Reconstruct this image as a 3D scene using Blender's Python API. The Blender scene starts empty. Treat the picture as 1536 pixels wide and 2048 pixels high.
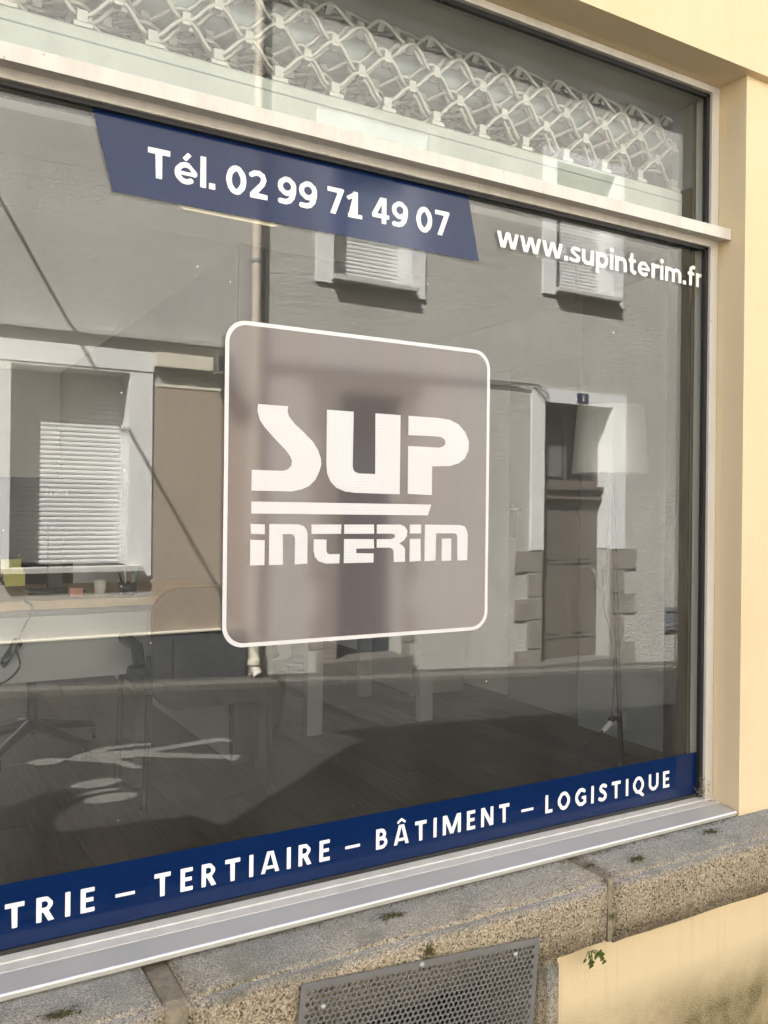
import bpy, bmesh, math, random
import numpy as np
from mathutils import Vector, Matrix
from mathutils.geometry import tessellate_polygon
R = math.radians
random.seed(7)
S = bpy.context.scene
COL = S.collection

# ------------------------------------------------------------------ camera, sky, sun, exposure
# world: glass plane Y=0, street towards -Y, X along the shop front, z=0 at eye height
cam_d = bpy.data.cameras.new('camera'); cam = bpy.data.objects.new('camera', cam_d); COL.objects.link(cam)
cam_d.sensor_fit = 'VERTICAL'; cam_d.sensor_height = 36.0; cam_d.lens = 36.0*1740/2048
cam_d.shift_y = -5/2048; cam_d.clip_start = 0.05; cam_d.clip_end = 500
cam.matrix_world = Matrix.Translation((0, -1.5, 0)) @ Matrix.Rotation(-R(30.1885), 4, 'Z') @ Matrix.Rotation(R(90), 4, 'X') @ Matrix.Rotation(0.011, 4, 'Z')
S.camera = cam

SUN_TO = Vector((1.1, -1.0, -1.85)).normalized()          # the way the light travels
elev = math.asin(-SUN_TO.z)
world = bpy.data.worlds.new('World'); S.world = world; world.use_nodes = True
wn = world.node_tree.nodes; wl = world.node_tree.links
bg = wn['Background']; sky = wn.new('ShaderNodeTexSky'); sky.sky_type = 'NISHITA'; sky.sun_disc = False
sky.sun_elevation = elev; sky.sun_rotation = R(-47.7)
sky.air_density = 0.8; sky.dust_density = 5.0; sky.ozone_density = 1.0
wl.new(sky.outputs[0], bg.inputs[0]); bg.inputs[1].default_value = 0.055
sd = bpy.data.lights.new('sun', 'SUN'); sd.energy = 4.8; sd.angle = R(0.53); sd.color = (1.0, 0.968, 0.92)
sun = bpy.data.objects.new('sun', sd); COL.objects.link(sun)
sun.rotation_euler = SUN_TO.to_track_quat('-Z', 'Y').to_euler()
S.view_settings.view_transform = 'Standard'; S.view_settings.look = 'None'
S.view_settings.gamma = 1.0; S.view_settings.use_curve_mapping = False
S.view_settings.exposure = 3.5
S.cycles.max_bounces = 10; S.cycles.diffuse_bounces = 5; S.cycles.glossy_bounces = 5
S.cycles.transmission_bounces = 6; S.cycles.transparent_max_bounces = 24
S.cycles.sample_clamp_indirect = 6.0; S.cycles.use_denoising = True
S.cycles.caustics_reflective = False; S.cycles.caustics_refractive = False

# ------------------------------------------------------------------ materials
def nodes(name):
    m = bpy.data.materials.new(name); m.use_nodes = True
    nt = m.node_tree; b = nt.nodes['Principled BSDF']
    return m, nt, b
def N(nt, typ, **kw):
    n = nt.nodes.new(typ)
    for k, v in kw.items():
        if k.startswith('i_'):
            key = k[2:]; n.inputs[int(key) if key.isdigit() else key.replace('_', ' ')].default_value = v
        else: setattr(n, k, v)
    return n
def coords(nt, scale=(1, 1, 1), rot=(0, 0, 0)):
    tc = N(nt, 'ShaderNodeTexCoord'); mp = N(nt, 'ShaderNodeMapping')
    mp.inputs['Scale'].default_value = scale; mp.inputs['Rotation'].default_value = rot
    nt.links.new(tc.outputs['Object'], mp.inputs['Vector']); return mp.outputs[0]
def noise(nt, vec, scale, detail=4, rough=.6):
    n = N(nt, 'ShaderNodeTexNoise'); n.inputs['Scale'].default_value = scale
    n.inputs['Detail'].default_value = detail; n.inputs['Roughness'].default_value = rough
    nt.links.new(vec, n.inputs['Vector']); return n.outputs['Fac']
def ramp(nt, fac, stops):
    r = N(nt, 'ShaderNodeValToRGB'); e = r.color_ramp.elements
    while len(e) < len(stops): e.new(0.5)
    for i, (p, c) in enumerate(stops):
        e[i].position = p; e[i].color = (c, c, c, 1) if isinstance(c, (int, float)) else (*c, 1)
    nt.links.new(fac, r.inputs[0]); return r.outputs[0]
def mix(nt, fac, a, b, mode='MIX'):
    m = N(nt, 'ShaderNodeMix', data_type='RGBA', blend_type=mode)
    for sock, v in ((m.inputs[0], fac), (m.inputs[6], a), (m.inputs[7], b)):
        if hasattr(v, 'links'): nt.links.new(v, sock)
        elif isinstance(v, (tuple, list)): sock.default_value = (*v, 1)
        else: sock.default_value = v
    return m.outputs[2]
def bump(nt, b, h, strength=.3, dist=.01):
    n = N(nt, 'ShaderNodeBump'); n.inputs['Strength'].default_value = strength; n.inputs['Distance'].default_value = dist
    nt.links.new(h, n.inputs['Height']); nt.links.new(n.outputs[0], b.inputs['Normal']); return n
MAT = {}
def simple(name, col, rough=.6, metal=0, var=.15, nscale=6, bscale=None, bstr=.2, bdist=.004, spec=.5):
    m, nt, b = nodes(name); v = coords(nt)
    f = noise(nt, v, nscale, 5)
    lo = tuple(c*(1-var) for c in col); hi = tuple(min(1, c*(1+var)) for c in col)
    nt.links.new(ramp(nt, f, [(.3, lo), (.7, hi)]), b.inputs['Base Color'])
    b.inputs['Roughness'].default_value = rough; b.inputs['Metallic'].default_value = metal
    b.inputs['Specular IOR Level'].default_value = spec
    if bscale: bump(nt, b, noise(nt, v, bscale, 3), bstr, bdist)
    MAT[name] = m; return m

def mat_yellow(name, dirt):
    m, nt, b = nodes(name); v = coords(nt)
    base = ramp(nt, noise(nt, v, 2.2, 5), [(.3, (.62, .497, .307)), (.7, (.66, .53, .332))])
    if dirt:
        tc = N(nt, 'ShaderNodeTexCoord'); sp = N(nt, 'ShaderNodeSeparateXYZ'); nt.links.new(tc.outputs['Object'], sp.inputs[0])
        h = N(nt, 'ShaderNodeMapRange', i_1=-1.11, i_2=-.98, i_3=1.0, i_4=0.0); nt.links.new(sp.outputs[2], h.inputs[0])
        spk = ramp(nt, noise(nt, v, 420, 5, .8), [(.36, 0.0), (.50, 1.0)])
        big = ramp(nt, noise(nt, v, 7, 4), [(.35, .55), (.6, 1.0)])
        mu = N(nt, 'ShaderNodeMath', operation='MULTIPLY'); nt.links.new(spk, mu.inputs[0]); nt.links.new(h.outputs[0], mu.inputs[1])
        mu2 = N(nt, 'ShaderNodeMath', operation='MULTIPLY', use_clamp=True); nt.links.new(mu.outputs[0], mu2.inputs[0]); nt.links.new(big, mu2.inputs[1])
        base = mix(nt, mu2.outputs[0], base, (.10, .085, .03))
        st = coords(nt, (38, 1, 1.2)); sf = ramp(nt, noise(nt, st, 1.0, 3), [(.55, 0.0), (.75, .35)])
        base = mix(nt, sf, base, (.42, .33, .16))
    base = mix(nt, ramp(nt, noise(nt, v, 120, 3, .6), [(.72, 0.0), (.78, .35)]), base, (.28, .21, .11))
    base = mix(nt, ramp(nt, noise(nt, coords(nt, (16, 16, .8)), 1.3, 4), [(.56, 0.0), (.8, .22)]), base, (.47, .38, .24))
    nt.links.new(base, b.inputs['Base Color']); b.inputs['Roughness'].default_value = .85
    b.inputs['Specular IOR Level'].default_value = .2
    hn = noise(nt, v, 330 if dirt else 60, 4, .7)
    bump(nt, b, hn, .4 if dirt else .35, .003)
    MAT[name] = m
mat_yellow('yellow_render', False); mat_yellow('yellow_roughcast', True)

def mat_cream():
    m, nt, b = nodes('cream_paint'); v = coords(nt, (30, 30, 2)); w = coords(nt)
    f = noise(nt, v, 1, 4); c = ramp(nt, f, [(.25, (.49, .455, .385)), (.6, (.58, .545, .475))])
    sp = ramp(nt, noise(nt, w, 90, 2), [(.70, 0.0), (.76, .6)])
    c = mix(nt, sp, c, (.25, .20, .13)); nt.links.new(c, b.inputs['Base Color'])
    b.inputs['Roughness'].default_value = .42; bump(nt, b, noise(nt, w, 40, 3), .06, .002); MAT['cream_paint'] = m
mat_cream()
def mat_granite(name, a, d, l):
    m, nt, b = nodes(name); v = coords(nt)
    vo = N(nt, 'ShaderNodeTexVoronoi'); vo.inputs['Scale'].default_value = 300; nt.links.new(v, vo.inputs['Vector'])
    g = N(nt, 'ShaderNodeSeparateColor'); nt.links.new(vo.outputs['Color'], g.inputs[0])
    c = ramp(nt, g.outputs[0], [(.0, d), (.28, a), (.65, a), (1.0, l)])
    c2 = ramp(nt, noise(nt, v, 380, 4, .75), [(.38, .35), (.60, 1.15)])
    c = mix(nt, 1.0, c, c2, 'MULTIPLY')
    bigf = ramp(nt, noise(nt, v, 6, 5), [(.3, .75), (.7, 1.12)]); c = mix(nt, 1.0, c, bigf, 'MULTIPLY')
    # moss and lichen in shapeless patches, keener where rain lies
    tc = N(nt, 'ShaderNodeNewGeometry'); sp = N(nt, 'ShaderNodeSeparateXYZ'); nt.links.new(tc.outputs['Normal'], sp.inputs[0])
    up = N(nt, 'ShaderNodeMapRange', i_1=.3, i_2=.9, i_3=0.0, i_4=.11); nt.links.new(sp.outputs[2], up.inputs[0])
    mf = N(nt, 'ShaderNodeMath', operation='ADD'); nt.links.new(noise(nt, v, 11, 8, .72), mf.inputs[0]); nt.links.new(up.outputs[0], mf.inputs[1])
    mm = ramp(nt, mf.outputs[0], [(.57, 0.0), (.70, .8)]); c = mix(nt, mm, c, (.085, .08, .03))
    gl = N(nt, 'ShaderNodeMapRange', i_1=.3, i_2=.9, i_3=0.0, i_4=.8); nt.links.new(sp.outputs[2], gl.inputs[0])
    c = mix(nt, gl.outputs[0], c, mix(nt, 1.0, (.30, .30, .285), c2, 'MULTIPLY'))  # upward faces greyed: cool skylight put into the colour, with some weathering
    c = mix(nt, ramp(nt, noise(nt, v, 4.5, 6, .7), [(.50, 0.0), (.70, .4)]), c, mix(nt, 1.0, (.17, .15, .105), c2, 'MULTIPLY'))
    nt.links.new(c, b.inputs['Base Color']); b.inputs['Roughness'].default_value = .9; b.inputs['Specular IOR Level'].default_value = .25
    bump(nt, b, noise(nt, v, 150, 5, .7), .9, .005); MAT[name] = m
mat_granite('granite', (.44, .355, .235), (.07, .058, .042), (.64, .545, .39))
mat_granite('far_granite', (.33, .29, .24), (.12, .10, .09), (.44, .40, .34))

def mat_glass():
    m = bpy.data.materials.new('glass'); m.use_nodes = True; nt = m.node_tree; nt.nodes.clear()
    out = N(nt, 'ShaderNodeOutputMaterial'); ge = N(nt, 'ShaderNodeNewGeometry')
    dot = N(nt, 'ShaderNodeVectorMath', operation='DOT_PRODUCT'); nt.links.new(ge.outputs['Normal'], dot.inputs[0]); nt.links.new(ge.outputs['Incoming'], dot.inputs[1])
    ab = N(nt, 'ShaderNodeMath', operation='ABSOLUTE'); nt.links.new(dot.outputs['Value'], ab.inputs[0])
    om = N(nt, 'ShaderNodeMath', operation='SUBTRACT', i_0=1.0); nt.links.new(ab.outputs[0], om.inputs[1])
    pw = N(nt, 'ShaderNodeMath', operation='POWER', i_1=5.0); nt.links.new(om.outputs[0], pw.inputs[0])
    ml = N(nt, 'ShaderNodeMath', operation='MULTIPLY_ADD', i_1=.958, i_2=.042); nt.links.new(pw.outputs[0], ml.inputs[0])
    tr = N(nt, 'ShaderNodeBsdfTransparent'); tr.inputs[0].default_value = (.955, .97, .96, 1)
    gl = N(nt, 'ShaderNodeBsdfGlossy'); gl.inputs['Roughness'].default_value = 0.0; gl.inputs[0].default_value = (1, 1, 1, 1)
    mx = N(nt, 'ShaderNodeMixShader'); nt.links.new(ml.outputs[0], mx.inputs[0]); nt.links.new(tr.outputs[0], mx.inputs[1]); nt.links.new(gl.outputs[0], mx.inputs[2])
    # dust specks, scratches and a thin film of dirt, raised to paint in a hazy veil
    v = coords(nt); vo = N(nt, 'ShaderNodeTexVoronoi'); vo.inputs['Scale'].default_value = 26; nt.links.new(v, vo.inputs['Vector'])
    sp = ramp(nt, vo.outputs['Distance'], [(.028, .8), (.05, 0.0)])
    gate = ramp(nt, noise(nt, v, 9, 3), [(.56, 0.0), (.6, 1.0)])
    mu = N(nt, 'ShaderNodeMath', operation='MULTIPLY'); nt.links.new(sp, mu.inputs[0]); nt.links.new(gate, mu.inputs[1])
    film = ramp(nt, noise(nt, coords(nt, (1.2, 1, .5)), 4, 6), [(.3, .005), (.75, .022)])
    ad = N(nt, 'ShaderNodeMath', operation='ADD', use_clamp=True); nt.links.new(mu.outputs[0], ad.inputs[0]); nt.links.new(film, ad.inputs[1])
    df = N(nt, 'ShaderNodeBsdfDiffuse'); df.inputs[0].default_value = (.7, .68, .62, 1)
    m2 = N(nt, 'ShaderNodeMixShader'); nt.links.new(ad.outputs[0], m2.inputs[0]); nt.links.new(mx.outputs[0], m2.inputs[1]); nt.links.new(df.outputs[0], m2.inputs[2])
    nt.links.new(m2.outputs[0], out.inputs[0]); MAT['glass'] = m
mat_glass()
def mat_logo(name, col, tr, rough):
    m, nt, b = nodes(name); v = coords(nt)
    vo = N(nt, 'ShaderNodeTexVoronoi'); vo.inputs['Scale'].default_value = 330; vo.inputs['Randomness'].default_value = .15; nt.links.new(v, vo.inputs['Vector'])
    d = ramp(nt, vo.outputs['Distance'], [(.30, .82), (.44, 1.08)])
    f = ramp(nt, noise(nt, coords(nt, (9, 1, 1.5)), 1.2, 3), [(.3, tuple(c*x for c, x in zip(col, (1.04, .97, .97)))), (.7, tuple(c*x for c, x in zip(col, (.94, .98, 1.03))))])
    nt.links.new(mix(nt, 1.0, f, d, 'MULTIPLY'), b.inputs['Base Color']); b.inputs['Roughness'].default_value = rough; b.inputs['Specular IOR Level'].default_value = 1.0 if rough < .2 else .5
    t = N(nt, 'ShaderNodeBsdfTransparent'); mx = N(nt, 'ShaderNodeMixShader'); mx.inputs[0].default_value = tr
    o = nt.nodes['Material Output']; nt.links.new(b.outputs[0], mx.inputs[1]); nt.links.new(t.outputs[0], mx.inputs[2]); nt.links.new(mx.outputs[0], o.inputs[0])
    MAT[name] = m
mat_logo('logo_grey', (.100, .087, .083), .08, .075); mat_logo('logo_white', (.60, .59, .565), .04, .3)

simple('blue_film', (.0022, .0145, .066), .09, var=.06, spec=.33)
simple('white_film', (.80, .79, .76), .5, var=.03)
simple('cream_film', (.72, .62, .45), .5, var=.05)
simple('black_rubber', (.012, .012, .012), .5)
simple('aluminium_sill', (.43, .415, .375), .4, .12, .08, 3, 60, .03)
simple('sill_lip', (.75, .74, .72), .35, .3, .05)
simple('galvanised', (.36, .36, .33), .40, .45, .12, 14, 300, .15, .001)
simple('grille_rail', (.375, .40, .355), .6, .1, .12, 9, 420, .5, .0015)
simple('guide_metal', (.20, .235, .245), .45, .4, .15, 5)
simple('perforated_steel', (.165, .16, .15), .5, .2, .15, 8, 200, .1, .001)
simple('dark_void', (.02, .02, .02), .9)
simple('mortar', (.22, .185, .13), .95, var=.3, nscale=60, bscale=120, bstr=.8)
simple('leaf_green', (.075, .12, .018), .5, var=.35, nscale=60)
simple('moss', (.10, .09, .028), .95, var=.4, nscale=200, bscale=300, bstr=1, bdist=.004)
# across the street
def mat_farwall(name, col, rip):
    m, nt, b = nodes(name); v = coords(nt); h = coords(nt, (1, 1, 2.2))
    c = ramp(nt, noise(nt, v, 1.1, 6, .62), [(.25, tuple(x*.86 for x in col)), (.75, tuple(x*1.1 for x in col))])
    c = mix(nt, ramp(nt, noise(nt, coords(nt, (5, 1, .35)), 1.4, 5), [(.50, 0.0), (.8, .5)]), c, tuple(x*.62 for x in col))
    nt.links.new(c, b.inputs['Base Color']); b.inputs['Roughness'].default_value = .92; b.inputs['Specular IOR Level'].default_value = .15
    g = ramp(nt, noise(nt, h, 75, 4, .7), [(.3, .86), (.7, 1.12)]); c = mix(nt, 1.0, c, g, 'MULTIPLY')
    c = mix(nt, ramp(nt, noise(nt, v, .8, 5, .65), [(.55, 0.0), (.72, .3)]), c, tuple(min(1, x*1.3) for x in col))
    nt.links.new(c, b.inputs['Base Color'])
    bump(nt, b, noise(nt, h, rip, 5, .6), 1.0, .03); MAT[name] = m
mat_farwall('far_render', (.475, .462, .432), 30); mat_farwall('far_render_warm', (.48, .463, .425), 26)
simple('far_white_paint', (.66, .665, .66), .75, var=.07, nscale=7, bscale=60, bstr=.12)
simple('far_beige_paint', (.62, .58, .47), .75, var=.07)
simple('shutter_white', (.63, .64, .63), .5, var=.05)
simple('plinth_slate', (.040, .043, .050), .7, var=.35, nscale=10, bscale=26, bstr=.6, bdist=.02)
simple('board_brown', (.33, .265, .205), .8, var=.07, nscale=5, bscale=40, bstr=.08)
simple('far_sill', (.46, .45, .42), .85, var=.15, nscale=10)
simple('door_brown', (.115, .092, .075), .55, var=.2, nscale=6)
simple('door_dark', (.02, .024, .035), .5)
simple('dark_glass', (.018, .018, .02), .08)
simple('notice_grey', (.13, .13, .13), .6)
simple('plate_navy', (.02, .03, .07), .35)
simple('zinc', (.30, .30, .30), .5, .5, .15)
simple('pipe_beige', (.50, .44, .36), .5, var=.08)
simple('cable_black', (.015, .015, .015), .5)
simple('vent_grey', (.20, .21, .24), .5, .3, .2, 12)
simple('asphalt', (.030, .0285, .0265), .93, var=.3, nscale=3, bscale=120, bstr=.5, bdist=.006, spec=.2)
simple('pavement_grey', (.045, .042, .038), .93, var=.3, nscale=6, bscale=90, bstr=.5, bdist=.006)
simple('kerb_stone', (.10, .092, .08), .9, var=.3, nscale=14, bscale=80, bstr=.5)
simple('road_paint', (.135, .132, .122), .8, var=.25, nscale=22)
simple('manhole_iron', (.03, .028, .026), .6, .4, .3, 30)
simple('roof_slate', (.07, .075, .085), .6, var=.25, nscale=7)
simple('chimney_brick', (.30, .16, .10), .9, var=.25, nscale=9)
# office
def mat_wallpaper():
    m, nt, b = nodes('white_wallpaper')
    nt.links.new(ramp(nt, noise(nt, coords(nt), 2, 4), [(.3, (.46, .485, .495)), (.7, (.52, .545, .555))]), b.inputs['Base Color']); b.inputs['Roughness'].default_value = .8
    w = N(nt, 'ShaderNodeTexWave', wave_type='BANDS', bands_direction='DIAGONAL'); w.inputs['Scale'].default_value = 46; w.inputs['Distortion'].default_value = 3; w.inputs['Detail'].default_value = 2
    nt.links.new(coords(nt, (1, 1.6, 1)), w.inputs['Vector']); bump(nt, b, w.outputs[1], .2, .003); MAT['white_wallpaper'] = m
mat_wallpaper()
simple('office_wall', (.82, .81, .78), .85, var=.04)
simple('office_wall_grey', (.66, .66, .64), .85, var=.05)
simple('partition_grey', (.33, .33, .33), .85, var=.04)
simple('box_grey', (.13, .125, .115), .8, var=.1)
simple('ceiling_white', (.85, .84, .82), .9, var=.03)
def mat_plank():
    m, nt, b = nodes('dark_plank'); v = coords(nt, (26, 1.6, 1)); oi = N(nt, 'ShaderNodeObjectInfo')
    ad = N(nt, 'ShaderNodeVectorMath', operation='ADD'); nt.links.new(v, ad.inputs[0]); nt.links.new(oi.outputs['Location'], ad.inputs[1])
    c = ramp(nt, noise(nt, ad.outputs[0], 3, 5), [(.3, (.042, .027, .019)), (.7, (.088, .059, .041))])
    mr = N(nt, 'ShaderNodeMapRange', i_1=0.0, i_2=1.0, i_3=.65, i_4=1.25); nt.links.new(oi.outputs['Random'], mr.inputs[0])
    hv = N(nt, 'ShaderNodeHueSaturation'); nt.links.new(c, hv.inputs['Color']); nt.links.new(mr.outputs[0], hv.inputs['Value'])
    nt.links.new(hv.outputs[0], b.inputs['Base Color']); b.inputs['Roughness'].default_value = .55; MAT['dark_plank'] = m
mat_plank()
simple('bounce_tile', (.60, .60, .58), .5, var=.06)
simple('skirting_oak', (.12, .08, .05), .6)
simple('desk_wood', (.52, .36, .20), .5, var=.1, nscale=9)
simple('desk_metal', (.09, .093, .096), .4, .3)
simple('white_laminate', (.40, .40, .385), .5, var=.02)
simple('chair_black', (.020, .021, .024), .8, var=.3, nscale=40, bscale=300, bstr=.2)
simple('chair_plastic', (.014, .014, .015), .4)
simple('chrome', (.7, .7, .7), .15, 1.0, .02)
simple('monitor_black', (.018, .018, .02), .35)
simple('monitor_print', (.22, .23, .24), .5)
simple('shade_cloth', (.92, .92, .89), .9, var=.01)
_nt = MAT['shade_cloth'].node_tree; _b = _nt.nodes['Principled BSDF']; _t = N(_nt, 'ShaderNodeBsdfTranslucent'); _t.inputs[0].default_value = (.9, .89, .84, 1)
_m = N(_nt, 'ShaderNodeMixShader'); _m.inputs[0].default_value = .45; _nt.links.new(_b.outputs[0], _m.inputs[1]); _nt.links.new(_t.outputs[0], _m.inputs[2]); _nt.links.new(_m.outputs[0], _nt.nodes['Material Output'].inputs[0])
simple('lamp_steel', (.045, .045, .045), .35, .3)
simple('socket_white', (.75, .75, .74), .4, var=.02)
simple('sticky_yellow', (.62, .59, .18), .7, var=.05)
simple('paper_white', (.78, .77, .74), .8, var=.02)
simple('cup_pink', (.62, .30, .22), .5)
simple('pen_green', (.20, .45, .42), .4)

# ------------------------------------------------------------------ mesh helpers
class MB:
    def __init__(s): s.v = []; s.f = []; s.sm = []
    def add(s, vs, fs, smooth=False):
        o = len(s.v); s.v += [tuple(p) for p in vs]; s.f += [tuple(i+o for i in f) for f in fs]; s.sm += [smooth]*len(fs); return s
    def box(s, x0, x1, y0, y1, z0, z1):
        x0, x1 = sorted((x0, x1)); y0, y1 = sorted((y0, y1)); z0, z1 = sorted((z0, z1))
        return s.add([(x0,y0,z0),(x1,y0,z0),(x1,y1,z0),(x0,y1,z0),(x0,y0,z1),(x1,y0,z1),(x1,y1,z1),(x0,y1,z1)],
                     [(0,3,2,1),(4,5,6,7),(0,1,5,4),(1,2,6,5),(2,3,7,6),(3,0,4,7)])
    def hexa(s, p):      # eight corners: bottom four, top four
        return s.add(p, [(0,3,2,1),(4,5,6,7),(0,1,5,4),(1,2,6,5),(2,3,7,6),(3,0,4,7)])
    def prof(s, pts, x0, x1):   # profile in (y,z), run along x
        n = len(pts); a = [(x0, y, z) for y, z in pts] + [(x1, y, z) for y, z in pts]
        return s.add(a, [tuple(range(n))[::-1], tuple(range(n, 2*n))] + [(i, (i+1) % n, (i+1) % n + n, i+n) for i in range(n)])
    def plate(s, pts, y0, y1):  # outline in (x,z), thickness along y
        n = len(pts)
        tri = tessellate_polygon([[Vector((x, z, 0)) for x, z in pts]])
        vs = [(x, y0, z) for x, z in pts] + [(x, y1, z) for x, z in pts]
        fs = [tuple(t) for t in tri] + [tuple(i+n for i in t[::-1]) for t in tri] + [(i, i+n, (i+1) % n + n, (i+1) % n) for i in range(n)]
        return s.add(vs, fs)
    def tube(s, path, r, n=8, cap=True, smooth=True):
        P = [Vector(p) for p in path]; vs = []; rr = r if isinstance(r, (list, tuple)) else [r]*len(P)
        ref = Vector((0, 0, 1))
        for i, p in enumerate(P):
            t = (P[min(i+1, len(P)-1)] - P[max(i-1, 0)]).normalized()
            rf = ref if abs(t.dot(ref)) < .95 else Vector((1, 0, 0))
            a = t.cross(rf).normalized(); b = t.cross(a).normalized()
            for k in range(n):
                th = 2*math.pi*k/n; vs.append(p + (a*math.cos(th) + b*math.sin(th))*rr[i])
        fs = [(i*n+k, i*n+(k+1) % n, (i+1)*n+(k+1) % n, (i+1)*n+k) for i in range(len(P)-1) for k in range(n)]
        s.add(vs, fs, smooth)
        if cap: s.add(vs[:n], [tuple(range(n))]); s.add(vs[-n:], [tuple(range(n))[::-1]])
        return s
    def lathe(s, prof, c, n=32, smooth=True):
        vs = [(c[0]+r*math.cos(2*math.pi*k/n), c[1]+r*math.sin(2*math.pi*k/n), c[2]+z) for r, z in prof for k in range(n)]
        fs = [(i*n+k, i*n+(k+1) % n, (i+1)*n+(k+1) % n, (i+1)*n+k) for i in range(len(prof)-1) for k in range(n)]
        return s.add(vs, fs, smooth)
    def mesh(s, name, mat):
        me = bpy.data.meshes.new(name); me.from_pydata(s.v, [], s.f)
        me.polygons.foreach_set('use_smooth', s.sm); me.materials.append(MAT[mat])
        bm = bmesh.new(); bm.from_mesh(me); bmesh.ops.recalc_face_normals(bm, faces=bm.faces); bm.to_mesh(me); bm.free()
        me.update(); return me
    def build(s, name, mat, parent=None, bevel=0):
        o = bpy.data.objects.new(name, s.mesh(name, mat)); COL.objects.link(o)
        if parent: o.parent = parent
        if bevel:
            md = o.modifiers.new('bevel', 'BEVEL'); md.width = bevel; md.segments = 2; md.limit_method = 'ANGLE'; md.angle_limit = R(40)
        return o
def smooth(pts, n=6):
    P = [Vector(p) for p in pts]; P = [P[0]*2-P[1]]+P+[P[-1]*2-P[-2]]; out = []
    for i in range(1, len(P)-2):
        for k in range(n):
            t = k/n; a, b, c, d = P[i-1:i+3]
            out.append(.5*((2*b)+(c-a)*t+(2*a-5*b+4*c-d)*t*t+(3*b-a-3*c+d)*t**3))
    return out+[P[-2]]
def tag(o, label, cat, group=None):
    o['label'] = label; o['category'] = cat
    if group: o['group'] = group
    return o
def thing(name, label, cat, loc=(0, 0, 0), group=None):
    o = bpy.data.objects.new(name, None); COL.objects.link(o); o.location = loc; o.empty_display_size = .1
    OFF[o.name] = Vector(loc); return tag(o, label, cat, group)
OFF = {}
def part(mb, name, mat, parent, bevel=0):
    """world-coordinate mesh hung under a thing whose empty stands elsewhere"""
    o = mb.build(name, mat, None, bevel); o.parent = parent
    o.matrix_parent_inverse = Matrix.Translation(-OFF.get(parent.name, Vector()))
    return o
def struct(mb, name, mat, parent=None):
    o = mb.build(name, mat, parent)
    if not parent: o['kind'] = 'structure'
    return o
def wall_holes(mb, x0, x1, z0, z1, holes, yf, yb):
    """wall slab between planes yf and yb with rectangular openings (xa, xb, za, zb)"""
    xs = sorted({x0, x1, *[h[0] for h in holes], *[h[1] for h in holes]}); zs = sorted({z0, z1, *[h[2] for h in holes], *[h[3] for h in holes]})
    for a, b in zip(xs, xs[1:]):
        for c, d in zip(zs, zs[1:]):
            mx, mz = (a+b)/2, (c+d)/2
            if any(h[0] < mx < h[1] and h[2] < mz < h[3] for h in holes): continue
            for y in (yf, yb): mb.add([(a, y, c), (b, y, c), (b, y, d), (a, y, d)], [(0, 1, 2, 3)])
    for (a, b, c, d) in list(holes) + [(x0, x1, z0, z1)]:
        for p, q in (((a, c), (b, c)), ((b, c), (b, d)), ((b, d), (a, d)), ((a, d), (a, c))):
            mb.add([(p[0], yf, p[1]), (q[0], yf, q[1]), (q[0], yb, q[1]), (p[0], yb, p[1])], [(0, 1, 2, 3)])
    return mb
def gz(x): return -.055*x           # the street falls gently along +X

# ------------------------------------------------------------------ lettering: strokes -> distance field -> outline
def arc(cx, cy, rx, ry, a0, a1, n=20):
    return [(cx+rx*math.cos(R(a0+(a1-a0)*i/n)), cy+ry*math.sin(R(a0+(a1-a0)*i/n))) for i in range(n+1)]
W = .2
def L(x0, y0, x1, y1, w=W, clip=None): return ('L', [(x0, y0), (x1, y1)], w, clip)
def C(pts, w=W, clip=None): return ('C', pts, w, clip)
S_pts = [(.55, .84), (.45, .895), (.32, .91), (.19, .86), (.13, .745), (.18, .63), (.32, .545), (.46, .465), (.535, .345), (.52, .21), (.42, .12), (.28, .09), (.15, .115), (.06, .165)]
e_st = [C(arc(.38, .37, .285, .285, 0, 305), .18), L(.12, .36, .70, .36, .125)]
A_st = [L(.06, -.06, .395, 1.06, .185, (0, 1)), L(.82, -.06, .485, 1.06, .185, (0, 1)), L(.2, .265, .68, .265, .145)]
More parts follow.
